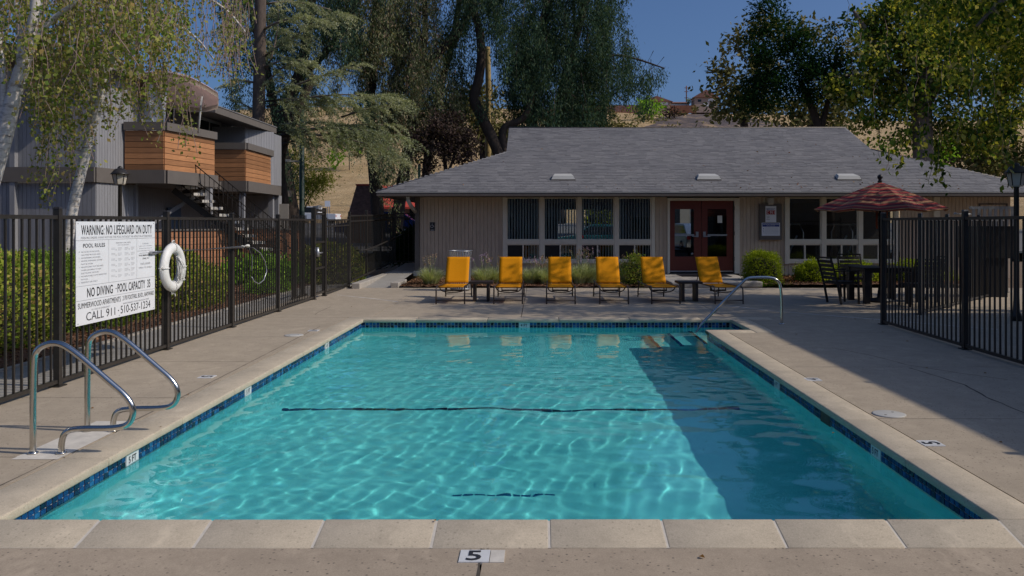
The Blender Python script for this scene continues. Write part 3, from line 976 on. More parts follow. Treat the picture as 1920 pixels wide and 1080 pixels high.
for i, l in enumerate(('IN CASE OF NEED', 'Mouth to mouth or cardiopulmonary', 'CPR should be given whenever the', 'victim is without pulse or not breathing', 'until professional help arrives')):
    st(l, .86 - .0068 * len(l) / 2 * .85, .238 + i * .026, .0058 * len(l), .013, 'print_grey')
st('FOR EMERGENCIES', .765, .365, .20, .017, bold=True); st('DIAL 911', .82, .40, .09, .017, bold=True)
st('POOL HOURS', .79, .455, .14, .024, 'print_grey'); st('8:00am TO 10:00pm', .765, .50, .19, .022, 'print_grey')
MB().quad((.003, .955 * W, .62 * H), (.003, 1.02 * W, .62 * H), (.003, 1.02 * W, .65 * H), (.003, .955 * W, .65 * H)).build('tape', M_('metal_grey'), t)
st('NO DIVING', .12, .648, .30, .092, bold=True); st('.', .455, .688, .012, .014, bold=True); st('POOL CAPACITY  35', .48, .648, .45, .092, bold=True)
st('SUMMERWOOD APARTMENTS', .02, .785, .50, .055); st('2170 FOOTHILL BLVD., HAYWARD', .545, .785, .44, .055)
st('IN CASE OF EMERGENCY', .17, .858, .22, .016, 'print_grey'); st('NEAREST EMERGENCY CENTER: EDEN MEDICAL CENTER', .55, .858, .36, .016, 'print_grey')
st('CALL 911', .11, .885, .34, .082); st('.', .485, .922, .014, .014, bold=True); st('510-537-1234', .52, .885, .41, .082)
for y in (.02, .5, .98):
    for z in (.02, .98):
        MB().lathe([(.006, 0), (.004, .004)], (0, 0, 0), 8).build('screw', M_('metal_grey'), t).matrix_local = Matrix.Translation((.001, y * W, z * H)) @ Matrix.Rotation(R(90), 4, 'Y')

# life ring
rc = Vector((FX + .11, 10.52, 1.055))
t = thing('life_ring', rc, 'white life ring with bunched white rope hung on the fence right of the sign', 'life ring')
RR, rr_ = .245, .062
segs = 40
mb = MB(); vs = []; n2 = 12
for i in range(segs):
    a = 2 * math.pi * i / segs
    for k in range(n2):
        b_ = 2 * math.pi * k / n2
        rad = RR + rr_ * 1.05 * math.cos(b_)
        vs.append((rr_ * .85 * math.sin(b_), rad * math.cos(a), rad * math.sin(a)))
fs = [(i * n2 + k, ((i + 1) % segs) * n2 + k, ((i + 1) % segs) * n2 + (k + 1) % n2, i * n2 + (k + 1) % n2) for i in range(segs) for k in range(n2)]
mb.add(vs, fs, True); mb.build('ring', M_('ring'), t)
for a in (90, 0, 180, 270):
    ca, sa = math.cos(R(a)), math.sin(R(a)); pts = []
    for k in range(13):
        b_ = 2 * math.pi * k / 12; rad = RR + (rr_ + .008) * math.cos(b_)
        pts.append(((rr_ * .85 + .008) * math.sin(b_), rad * ca, rad * sa))
    mb = MB(); mb.tube(pts, .007, 6)
    o_ = Vector((0, (RR + .07) * ca, (RR + .07) * sa))
    lp = [o_ + Vector((.01 * math.sin(k), .035 * math.cos(k * 1.05) * (1 if a in (90, 270) else .7), .03 * math.sin(k * 1.05))) for k in range(8)]
    mb.tube(lp, .007, 6)
    mb.tube([o_, o_ + Vector((.02, .02, -.03)), o_ + Vector((.02, .025, -.06))], .007, 6)
    mb.build('rope_grip', M_('rope'), t)
mb = MB(); rg = np.random.default_rng(5)
for i in range(16):
    y0 = rg.uniform(-.03, .10); top = Vector((.05 + rg.uniform(-.02, .02), rg.uniform(-.02, .06), .13 + rg.uniform(-.02, .02)))
    lo = Vector((.06 + rg.uniform(-.02, .03), y0 + .03, -.13 + rg.uniform(-.05, .04)))
    mid = (top + lo) / 2 + Vector((.02, rg.uniform(-.05, .05), 0))
    lo2 = lo + Vector((.0, .03, .02)); mid2 = mid + Vector((.01, .035, .01))
    mb.tube([top, mid, lo, lo2, mid2, top + Vector((0, .02, 0))], .0065, 5)
for i in range(5):
    c_ = Vector((.06, .09 + rg.uniform(-.03, .09), -.10 + rg.uniform(-.09, .05)))
    mb.tube([c_ + Vector((.01 * math.sin(k * 2), .04 * math.cos(k * .9), .035 * math.sin(k * .9 + i))) for k in range(9)], .0065, 5)
mb.build('rope_bundle', M_('rope'), t)
# hook pole
t = thing('rescue_pole', (FX + .07, 10.0, 1.26), 'long pale rescue pole with a hanging shepherd hook loop, along the left fence', 'rescue pole')
MB().tube([(0, 0, 0), (0, 3.1, -.02)], .019, 10).build('pole', M_('metal_grey'), t)
MB().tube([(0, 3.1, -.02), (.0, 3.32, -.01), (0, 3.36, -.01)], .027, 10).build('socket', M_('blind'), t)
MB().tube([(0, 3.36, -.03), (.02, 3.55, -.05), (.05, 3.78, -.14), (.07, 3.98, -.30), (.08, 4.02, -.46), (.07, 3.9, -.60), (.05, 3.72, -.65), (.03, 3.55, -.60), (.02, 3.46, -.52)], .008, 8).tube([(.0, 3.40, -.05), (.01, 3.52, -.2), (.02, 3.47, -.42)], .007, 6).build('hook', M_('metal_grey'), t)

# ================================================================== RAILS
def smooth_path(pts, n=6, it=2):
    pts = [Vector(p) for p in pts]
    for _ in range(it):
        q = [pts[0]]
        for a, b in zip(pts[:-1], pts[1:]):
            q += [a.lerp(b, .25), a.lerp(b, .75)]
        q.append(pts[-1]); pts = q
    return pts
rail_xz = [(62, 850), (62, 690), (66, 655), (100, 640), (132, 652), (205, 716), (236, 742), (252, 768), (244, 796), (216, 803), (150, 803), (122, 808), (115, 830), (115, 852)]
Yr = FOC * EYE / (851 - CY); ppm = FOC / Yr
prof = [Vector(((x - CX) / ppm, 0, EYE - (y - CY) / ppm)) for x, y in rail_xz]
o0 = Vector((prof[0].x, 0, 0))
base_prof = smooth_path([Vector((p.x - o0.x, 0, p.z)) for p in prof], it=3)
def grab(Y, X, lab):
    t = thing('ladder_rail', (X, Y, 0), lab, 'grab rail', 'steel ladder rails on the left deck')
    MB().tube(base_prof, .0215, 14).build('rail_tube', M_('steel'), t)
    for x in (0, prof[-1].x - o0.x):
        MB().lathe([(.036, 0), (.034, .008), (.024, .014)], (x, 0, .004), 18).build('escutcheon', M_('steel'), t)
    return t
grab(Yr, o0.x, 'nearer of the two bent steel ladder rails at the left edge of the pool')
grab(6.42, (164 - CX) * 6.42 / FOC, 'farther of the two bent steel ladder rails at the left edge of the pool')
# hand rail of the steps
Yh = 13.25; ppm = FOC / Yh
hp = [(1306, 622), (1316, 607), (1392, 529), (1402, 521), (1420, 520), (1443, 520), (1458, 524), (1465, 540), (1466, 608)]
q = [Vector(((x - CX) / ppm, Yh, EYE - (y - CY) / ppm)) for x, y in hp]
q[0] = q[0] + (q[0] - q[1]) * 2.2
t = thing('step_handrail', (q[-1].x, Yh, 0), 'tall bent steel hand rail running down into the water at the far right corner', 'hand rail')
path = [q[0]] + smooth_path(q[1:], it=2)
MB().tube(path, .0225, 12).build('rail_tube', M_('steel'), t, world=True)
MB().lathe([(.06, 0), (.055, .008), (.03, .014)], (0, 0, .002), 18).build('escutcheon', M_('steel'), t)

# ================================================================== CLUB HOUSE
BY, EY, EZ = 24.6, 23.7, 2.52
club = thing('club_house', (-3.57, BY, 0), 'low taupe club house with a long grey hipped shingle roof behind the loungers', 'building')
def siding(mb, a, b, z0, z1, pitch=.11, th=.02, gap=.012, nrm=None):
    a, b = Vector((*a, 0)), Vector((*b, 0)); L = (b - a).length; d = (b - a) / L
    n = nrm if nrm is not None else Vector((d.y, -d.x, 0))
    k = max(1, int(round(L / pitch)))
    # backing
    q = [a, b]
    mb.add([a + Vector((0, 0, z0)), b + Vector((0, 0, z0)), b + Vector((0, 0, z1)), a + Vector((0, 0, z1))], [(0, 1, 2, 3)])
    for i in range(k):
        p0, p1 = a + d * (L * i / k + gap / 2), a + d * (L * (i + 1) / k - gap / 2)
        f = n * th
        vs = [p0 + f + Vector((0, 0, z0)), p1 + f + Vector((0, 0, z0)), p1 + f + Vector((0, 0, z1)), p0 + f + Vector((0, 0, z1)),
              p0 + Vector((0, 0, z0)), p1 + Vector((0, 0, z0)), p1 + Vector((0, 0, z1)), p0 + Vector((0, 0, z1))]
        mb.add(vs, [(0, 1, 2, 3), (4, 0, 3, 7), (1, 5, 6, 2)])
WX0, WX1 = -3.57, 14.0
win1 = (-1.10, 3.43); door = (3.79, 5.93); win2 = (7.28, 10.72)
zt_ = 2.40
for (a, b) in ((WX0, win1[0]), (win1[1], door[0]), (door[1], win2[0]), (win2[1], WX1)):
    mb = MB(); siding(mb, (a, BY), (b, BY), 0, zt_); mb.build('siding', M_('siding'), club, world=True, kind='stuff')
for w_ in (win1, win2):
    mb = MB(); siding(mb, w_ and (w_[0], BY), (w_[1], BY), 0, .42); mb.build('siding', M_('siding'), club, world=True, kind='stuff')
mb = MB(); siding(mb, (WX0, 36), (WX0, BY), 0, zt_, nrm=Vector((-1, 0, 0))); mb.build('siding', M_('siding'), club, world=True, kind='stuff')
# inside: floor, ceiling, side walls, back wall with openings to the car park
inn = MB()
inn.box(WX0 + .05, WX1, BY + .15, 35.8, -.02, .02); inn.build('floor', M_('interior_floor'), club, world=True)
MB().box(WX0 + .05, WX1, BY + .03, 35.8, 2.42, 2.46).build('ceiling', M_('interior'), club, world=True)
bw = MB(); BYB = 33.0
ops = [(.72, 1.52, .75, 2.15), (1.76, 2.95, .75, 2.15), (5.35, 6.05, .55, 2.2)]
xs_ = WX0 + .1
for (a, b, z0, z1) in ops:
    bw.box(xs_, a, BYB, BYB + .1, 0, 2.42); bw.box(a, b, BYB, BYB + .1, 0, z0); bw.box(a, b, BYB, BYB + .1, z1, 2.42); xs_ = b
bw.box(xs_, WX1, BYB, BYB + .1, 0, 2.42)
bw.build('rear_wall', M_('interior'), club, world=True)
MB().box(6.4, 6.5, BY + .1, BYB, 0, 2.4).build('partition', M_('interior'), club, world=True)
# fitness machines and furniture: dim shapes inside
for (x, y, w_) in ((7.9, 26.4, 'leftmost'), (9.4, 26.2, 'middle'), (10.2, 27.5, 'rightmost')):
    t = thing('exercise_machine', (x, y, .02), w_ + ' dim exercise machine standing inside behind the right windows', 'exercise machine', 'exercise machines inside the club house')
    MB().tube([(-.5, 0, 0), (-.5, 0, 1.3), (-.4, 0, 1.55), (.4, 0, 1.55), (.5, 0, 1.3), (.5, 0, 0)], .03, 8).build('frame', M_('metal_grey'), t)
    MB().bar((-.1, -.1, .3), (.25, -.2, 1.2), .07, .05).build('column', M_('metal_grey'), t)
    MB().box(-.35, .35, -.7, .3, .1, .22).build('deck', M_('black_plastic'), t)
# windows
def window(parent, x0, x1, z0, z1, y, fr=.05, mt='trim_cream', split=False, slats=0, lab=None, screen=False):
    w = MB()
    y0, y1 = y - .055, y + .03
    w.box(x0, x0 + fr, y0, y1, z0, z1); w.box(x1 - fr, x1, y0, y1, z0, z1)
    w.box(x0 + fr, x1 - fr, y0 + .003, y1, z0, z0 + fr); w.box(x0 + fr, x1 - fr, y0 + .003, y1, z1 - fr, z1)
    if split: w.box((x0 + x1) / 2 - .02, (x0 + x1) / 2 + .02, y0 + .006, y1, z0 + fr, z1 - fr)
    wo = w.build('window', M_(mt), parent, world=True)
    if screen:
        xm = (x0 + x1) / 2
        MB().box(x0 + fr + .001, xm - .021, y - .03, y - .026, z0 + fr + .001, z1 - fr - .001).build('insect_screen', M_('screen'), wo, world=True)
        MB().box(xm + .021, x1 - fr - .001, y - .006, y - .002, z0 + fr + .001, z1 - fr - .001).build('pane', M_('glass'), wo, world=True)
    else:
        MB().box(x0 + fr + .001, x1 - fr - .001, y - .006, y - .002, z0 + fr + .001, z1 - fr - .001).build('pane', M_('glass'), wo, world=True)
    if slats:
        L = x1 - x0 - 2 * fr
        for k in range(slats):
            sm = MB(); sm.box(-.026, .026, -.001, .001, 0, z1 - z0 - 2 * fr)
            so = sm.build('blind_slat', M_('blind'), wo)
            loc = FRAME[parent.name].inverted() @ Vector((x0 + fr + L * (k + .5) / slats, y + .055, z0 + fr))
            so.location = loc; so.rotation_euler = (0, 0, R(38 + random.uniform(-9, 9)))
    return wo
def bank(x0, n, pitch, slats, npanes=None):
    for k in range(n):
        a = x0 + k * pitch
        window(club, a + .085, a + pitch - .035, 1.11, 2.375, BY, .03, slats=slats)
        window(club, a + .085, a + pitch - .035, .52, .99, BY, .03, split=True, slats=slats if slats else 0, screen=bool(slats))
    wv = n * pitch + .05
    mb = MB()
    for k in range(n + 1):
        a = x0 + k * pitch - .03
        mb.box(a, a + .115 if k < n else a + .10, BY - .075, BY + .02, .40, 2.385)
    mb.build('mullions', M_('trim_cream'), club, world=True)
    mb = MB()
    for k in range(n):
        a = x0 + k * pitch + .085
        for (z0, z1) in ((.42, .52), (.99, 1.11)):
            mb.box(a + .0005, a + pitch - .12 + .0, BY - .072, BY + .02, z0, z1)
    mb.build('transoms', M_('trim_cream'), club, world=True)
bank(-1.07, 4, 1.105, 11)
bank(7.31, 3, 1.09, 0)
MB().box(11.7, 11.88, BY - .075, BY + .02, .3, 2.385).build('post', M_('trim_cream'), club, world=True)
window(club, 13.05, 13.9, 1.0, 2.2, BY, .04, mt='fascia')
# little round sticker on the third window
MB().lathe([(.05, 0), (.05, .002)], (0, 0, 0), 16).build('sticker', M_('print_red'), club).matrix_local = FRAME[club.name].inverted() @ Matrix.Translation((1.27, BY - .012, 1.21)) @ Matrix.Rotation(R(90), 4, 'X')
# double door
mb = MB(); mb.box(door[0], door[0] + .07, BY - .09, BY + .05, .12, 2.36); mb.box(door[1] - .15, door[1], BY - .09, BY + .05, .12, 2.36); mb.box(door[0] + .07, door[1] - .15, BY - .087, BY + .05, 2.28, 2.36)
mb.build('door_frame', M_('trim_cream'), club, world=True)
for k in range(2):
    x0 = door[0] + .08 + k * .945; x1 = x0 + .93
    fr = MB(); st_ = .125
    gx0, gx1 = x0 + .14, x1 - .22
    if k: gx0, gx1 = x0 + .17, x1 - .19
    z0, z1, zg0, zg1 = .16, 2.275, .62, 2.03
    fr.box(x0, gx0, BY - .04, BY + .01, z0, z1); fr.box(gx1, x1, BY - .04, BY + .01, z0, z1)
    fr.box(gx0, gx1, BY - .038, BY + .01, z0, zg0); fr.box(gx0, gx1, BY - .038, BY + .01, zg1, z1)
    d_ = fr.build('door', M_('door_red'), club, world=True)
    MB().box(gx0, gx1, BY - .02, BY - .015, zg0, zg1).build('pane', M_('glass'), d_, world=True)
    MB().box(gx0, gx1, BY - .09, BY - .06, 1.235, 1.285).build('push_bar', M_('metal_grey'), d_, world=True)
    hx = x1 - .12 if k == 0 else x0 + .08
    MB().box(hx - .045, hx + .03, BY - .075, BY - .038, 1.20, 1.36).box(hx - (.16 if k == 0 else .02), hx + (.02 if k == 0 else .16), BY - .12, BY - .09, 1.21, 1.24).build('handle', M_('metal_grey'), d_, world=True)
    MB().box(x0, x1, BY - .05, BY - .041, .165, .20).build('kick_strip', M_('metal_grey'), d_, world=True)
    if k: MB().box(gx0 + .30, gx0 + .44, BY - .024, BY - .021, 1.62, 1.84).build('notice', M_('blind'), d_, world=True)
    else: MB().lathe([(.035, 0), (.035, .003)], (0, 0, 0), 14).build('lock', M_('metal_grey'), d_).matrix_local = FRAME[club.name].inverted() @ Matrix.Translation((gx1 - .05, BY - .022, .70)) @ Matrix.Rotation(R(90), 4, 'X')
for z in (.5, 1.25, 2.0):
    MB().box(door[1] - .165, door[1] - .15, BY - .10, BY - .085, z, z + .11).build('hinge', M_('fascia'), club, world=True)
# roof
GXL, GXR, CL, CR = -1.10, 11.05, -4.66, 14.93
slope = .40; RY = 30.1
def zr(y): return EZ + slope * (y - EY)
rf = MB()
t_l, t_r = 3.56, 3.88
A = (CL, EY, EZ); B = (CR, EY, EZ); L1 = (GXL, EY + t_l, zr(EY + t_l)); R1 = (GXR, EY + t_r, zr(EY + t_r))
RL = (GXL - .02, RY, zr(RY)); RR_ = (GXR + .1, RY, zr(RY))
rf.add([A, B, R1, RR_, RL, L1], [(0, 1, 2, 3, 4, 5)])
mir = lambda p: (p[0], 2 * RY - p[1], p[2])
rf.add([mir(A), mir(B), mir(R1), mir(RR_), mir(RL), mir(L1)], [(5, 4, 3, 2, 1, 0)])
rf.add([A, L1, mir(L1), mir(A)], [(0, 1, 2, 3)]); rf.add([B, R1, mir(R1), mir(B)], [(3, 2, 1, 0)])
rf.add([L1, RL, mir(L1)], [(0, 1, 2)]); rf.add([R1, RR_, mir(R1)], [(2, 1, 0)])
roof = rf.build('roof', M_('shingle'), club, world=True)
# shingle courses on the front slope and left hip, each one a thin tab
def hipx(y, left):
    tt = y - EY
    if left: return CL + tt if tt < t_l else GXL
    return CR - tt if tt < t_r else GXR + .02
sh = []; shf = []; cr = .145; cy_ = cr * math.cos(math.atan(slope)); nrow = int((RY - EY) / cy_) + 1
nv = Vector((0, -slope, 1)).normalized()
cnt = 0
for i in range(nrow):
    y0 = EY - .03 + i * cy_; y1 = min(y0 + cy_ + .03, RY + .02)
    xa, xb = hipx(max(EY, y0), True), hipx(max(EY, y0), False)
    x = xa - random.uniform(0, .2)
    while x < xb:
        w_ = random.uniform(.17, .34)
        a_, b_ = max(x, xa), min(x + w_ - .006, xb)
        if b_ - a_ > .02:
            lift = random.uniform(.010, .020)
            z0, z1 = zr(y0) + lift, zr(y1) + .003
            sh += [(a_, y0, z0), (b_, y0, z0), (b_, y1, z1), (a_, y1, z1), (a_, y0, z0 - lift - .004), (b_, y0, z0 - lift - .004)]
            n_ = cnt * 6; shf += [(n_, n_ + 1, n_ + 2, n_ + 3), (n_ + 4, n_ + 5, n_ + 1, n_), (n_ + 5, n_ + 5, n_ + 2, n_ + 1)][:2]
            cnt += 1
        x += w_
so = MB(); so.add(sh, shf); m_sh = so
m, nt, b = new_mat('shingle_tabs')
geo = nt.nodes.new('ShaderNodeNewGeometry')
c_ = ramp(nt, geo.outputs['Random Per Island'], [(0, (.145, .142, .148)), (.5, (.172, .168, .174)), (1, (.200, .194, .198))])
c_ = mix(nt, 1.0, c_, ramp(nt, noise(nt, 1.1, 5, .7), [(.3, (.86, .86, .88)), (.7, (1.1, 1.09, 1.07))]), 'MULTIPLY')
c_ = mix(nt, 1.0, c_, ramp(nt, noise(nt, 70, 3, .7), [(.3, (.7, .7, .7)), (.7, (1.2, 1.2, 1.2))]), 'MULTIPLY')
nt.links.new(c_, b.inputs['Base Color']); b.inputs['Roughness'].default_value = .9
MATS['shingle_tabs'] = m
so.build('shingles', m, roof, world=True, kind='stuff')
MB().tube([RL, RR_], .045, 6).build('ridge_cap', M_('fascia'), roof, world=True)
MB().tube([B, R1], .04, 6).build('hip_cap', M_('fascia'), roof, world=True)
MB().tube([A, L1], .03, 6).build('hip_cap', M_('shingle'), roof, world=True)
lr = np.random.default_rng(9); nl = 150
ly = lr.uniform(EY + .1, RY - .3, nl); lx = lr.uniform(-2.5, 12.5, nl) ; lx = np.where(lr.uniform(0, 1, nl) < .55, lr.uniform(5, 12, nl), lx)
ly = np.where(lr.uniform(0, 1, nl) < .35, lr.uniform(EY, EY + .7, nl), ly)
kp = (lx > CL + (ly - EY) + .2) & (lx < CR - (ly - EY) - .2)
lx, ly = lx[kp], ly[kp]
C = np.stack([lx, ly, EZ + slope * (ly - EY) + .03], -1)
dd = lr.normal(size=C.shape) * [1, 1, .15]; dd[:, 2] += dd[:, 1] * slope
leaf_obj('leaf_litter', M_('fallen'), roof, leaves_np(C, .06, .5, 0, lr, unit(dd)), 'stuff')
# fascia, gutter, soffit
MB().box(CL + .03, CR, EY + .02, EY + .05, EZ - .15, EZ - .012).build('fascia', M_('fascia'), club, world=True)
MB().box(CL, CR, EY - .09, EY + .018, EZ - .13, EZ - .035).build('gutter', M_('fascia'), club, world=True)
MB().box(CL - .02, CR, EY - .10, EY + .016, EZ - .033, EZ - .018).build('drip_edge', M_('vent_white'), club, world=True)
MB().box(CL + .02, CL + .05, EY + .052, 2 * RY - EY, EZ - .15, EZ - .012).build('fascia', M_('fascia'), club, world=True)
MB().box(CL + .06, CR, EY + .052, BY - .001, 2.385, 2.41).build('soffit', M_('fascia'), club, world=True)
MB().box(CL + .06, WX0 - .001, BY, 36, 2.385, 2.41).build('soffit', M_('fascia'), club, world=True)
# corner post with a curved knee, downspout
MB().box(-3.70, -3.575, BY - .12, BY + .03, .18, 2.38).build('downspout', M_('trim_brown'), club, world=True)
MB().tube([(-3.80, EY + .1, 2.40), (-3.80, EY + .12, 2.28), (-3.76, EY + .4, 2.12), (-3.68, BY - .1, 1.95)], .06, 8).build('downspout_elbow', M_('vent_white'), club, world=True)
MB().box(-3.72, -3.56, BY - .25, BY + .02, .06, .20).build('downspout_shoe', M_('vent_white'), club, world=True)
# roof vents
for (px, lab) in ((1056, 'leftmost of three low white vents on the club house roof'), (1328, 'middle of three low white vents on the club house roof, above the double door'), (1590, 'rightmost of three low white vents on the club house roof, above the striped umbrella')):
    yy = EY + 1.02; x_ = (px - CX) * yy / FOC
    t = thing('roof_vent', (x_, yy, zr(yy)), lab, 'roof vent', 'white vents on the club house roof')
    q_ = slope
    v8 = [(-.36, -.12, -q_ * .12 + .03), (.36, -.12, -q_ * .12 + .03), (.30, .26, q_ * .26 + .02), (-.30, .26, q_ * .26 + .02),
          (-.30, -.08, .10), (.30, -.08, .10), (.25, .24, q_ * .24 + .08), (-.25, .24, q_ * .24 + .08)]
    MB().add(v8, [(0, 3, 2, 1), (4, 5, 6, 7), (0, 1, 5, 4), (1, 2, 6, 5), (2, 3, 7, 6), (3, 0, 4, 7)]).build('hood', M_('vent_white'), t)
    MB().box(-.36, .36, -.15, -.13, -.07, -.01).build('flange', M_('fascia'), t)
# wall things
t = thing('access_sign', (-3.19, BY - .03, 1.43), 'small black wheelchair access sign on the left end of the club house wall', 'sign')
MB().box(-.075, .075, -.006, 0, 0, .21).box(-.075, .075, -.006, 0, -.045, -.005).build('plate', M_('marker_black'), t)
MB().tube([(-.005, -.009, .165), (-.01, -.009, .115), (.03, -.009, .115), (.045, -.009, .07)], .006, 5).tube([(-.02 + .035 * math.cos(a), -.009, .085 + .035 * math.sin(a)) for a in [k * .5 + 1.6 for k in range(10)]], .005, 5).lathe([(.012, 0), (.012, .003)], (-.006, -.009, .185), 8).build('wheelchair_symbol', M_('sign_white'), t)
MB().quad((-.05, -.008, -.03), (.05, -.008, -.03), (.05, -.008, -.018), (-.05, -.008, -.018)).build('lettering', M_('sign_white'), t)
t = thing('meter_cabinet', (6.84, BY - .02, 1.12), 'shallow taupe wall cabinet between the door and the right windows, two notices on its face', 'cabinet')
MB().box(-.33, .33, -.10, 0, 0, 1.06).box(-.29, .29, -.105, -.10, .05, 1.02).build('box', M_('trim_brown'), t)
def plate(name, x0, x1, z0, z1, lab, loc, cat='sign'):
    t = thing(name, loc, lab, cat); return t
t = thing('emergency_sign', (6.84, BY - .13, 1.64), 'white notice with blue EMERGENCY and a red 911 panel on the cabinet', 'sign')
MB().box(-.16, .16, -.004, 0, 0, .48).build('plate', M_('sign_white'), t)
text('lettering', 'EMERGENCY', (-.135, -.006, .365), (1, 0, 0), (0, 0, 1), .27, .05, M_('print_blue'), t, True)
MB().quad((-.13, -.006, .23), (.13, -.006, .23), (.13, -.006, .35), (-.13, -.006, .35)).build('red_panel', M_('print_red'), t)
text('lettering', '911', (-.03, -.0065, .245), (1, 0, 0), (0, 0, 1), .15, .09, M_('sign_white'), t, True)
text('lettering', 'C', (-.115, -.0065, .245), (1, 0, 0), (0, 0, 1), .05, .09, M_('sign_white'), t, True)
for k, l in enumerate(('POOL', 'ADDRESS', 'PHONE')): text('lettering', l, (-.13, -.006, .17 - k * .05), (1, 0, 0), (0, 0, 1), .09, .022, M_('print_black'), t)
t = thing('resuscitation_sign', (6.84, BY - .13, 1.24), 'white notice with a dark blue ARTIFICIAL RESPIRATION heading, lower of the two on the cabinet', 'sign')
MB().box(-.27, .27, -.004, 0, 0, .385).build('plate', M_('sign_white'), t)
MB().quad((-.25, -.006, .27), (.25, -.006, .27), (.25, -.006, .37), (-.25, -.006, .37)).build('blue_band', M_('print_blue'), t)
text('lettering', 'ARTIFICIAL RESPIRATION', (-.235, -.0065, .318), (1, 0, 0), (0, 0, 1), .47, .035, M_('sign_white'), t, True)
text('lettering', 'PROCEDURE', (-.12, -.0065, .28), (1, 0, 0), (0, 0, 1), .24, .022, M_('sign_white'), t)
for k in range(6): MB().quad((-.18 if k < 4 else -.22, -.006, .23 - k * .035), (.22, -.006, .23 - k * .035), (.22, -.006, .236 - k * .035), (-.18 if k < 4 else -.22, -.006, .236 - k * .035)).build('rule', M_('print_grey'), t)
for k, l in enumerate(('1', '2', '3')): text('lettering', l, (-.225, -.006, .20 - k * .045), (1, 0, 0), (0, 0, 1), .015, .028, M_('print_blue'), t, True)
t = thing('wall_lamp', (6.84, BY - .02, 2.20), 'small white square wall lamp under the eave above the cabinet', 'lamp')
MB().box(-.085, .085, -.14, 0, 0, .16, taper=0).build('housing', M_('vent_white'), t); MB().box(-.07, .07, -.13, -.01, -.04, -.001).build('diffuser', M_('lamp_glass'), t)

# landing, bed, ramp
MB().box(3.35, 5.1, 21.0, BY, -.05, .11).box(5.1, 5.75, 21.3, BY, -.05, .108).build('landing', M_('curb'), kind='structure', bevel=.03)
MB().box(4.0, 5.4, 23.2, 24.2, .112, .122).build('door_mat', M_('black_plastic'))
tag(bpy.data.objects['door_mat'], 'black door mat on the landing in front of the double door', 'mat')
def bed(name, x0, x1, y0, y1, z=.02, dens=900):
    nx_, ny_ = int((x1 - x0) / .12) + 2, int((y1 - y0) / .12) + 2
    X_, Y_ = np.meshgrid(np.linspace(x0, x1, nx_), np.linspace(y0, y1, ny_))
    Z_ = z + rng.uniform(0, .035, X_.shape)
    V = np.stack([X_, Y_, Z_], -1).reshape(-1, 3); ii = np.arange(nx_ * ny_).reshape(ny_, nx_)
    F = np.stack([ii[:-1, :-1], ii[:-1, 1:], ii[1:, 1:], ii[1:, :-1]], -1).reshape(-1, 4)
    o = link(name, np_mesh(name, V, F, True), None, M_('mulch')); o['kind'] = 'structure'
    n = int((x1 - x0) * (y1 - y0) * dens); n = min(n, 26000)
    C = np.stack([rng.uniform(x0, x1, n), rng.uniform(y0, y1, n), z + .03 + rng.uniform(0, .02, n)], -1)
    d = rng.normal(size=(n, 3)) * [1, 1, .25]
    leaf_obj('bark_chips', M_('chip'), o, leaves_np(C, .05, .35, 0, rng, unit(d)), 'stuff')
bed('planting_bed', -3.5, 3.3, 20.65, BY - .02)
bed('planting_bed', 5.8, 11.8, 21.3, BY - .02)
mb = MB(); mb.box(-4.62, -4.42, 20.3, 27.0, -.04, .14); mb.build('ramp_curb', M_('curb'), kind='structure', bevel=.015)
MB().box(-3.72, -3.52, 20.6, 21.9, -.04, .13).build('ramp_curb', M_('curb'), kind='structure', bevel=.015)
MB().add([(-4.42, 20.7, -.02), (-3.72, 20.7, -.02), (-3.72, 27.2, .30), (-4.42, 27.2, .30)], [(0, 1, 2, 3)]).build('ramp', M_('path'), kind='structure')
MB().box(-4.42, -3.72, 20.6, 20.7, -.04, .004).build('ramp_lip', M_('curb'), kind='structure')
# left walk outside the fence, its bed and the curb
mb = MB()
for k in range(14): mb = MB(); mb.box(-5.84, -4.99, 4.2 + k * 1.52, 5.708 + k * 1.52, -.05, -.004); mb.build('walk_slab', M_('path'), kind='structure')
MB().box(-5.92, -5.85, 4, 26, -.05, .02).build('walk_edging', M_('curb'), kind='structure')
bed('planting_bed', -9.2, -5.93, 5, 25.5, z=0, dens=520)

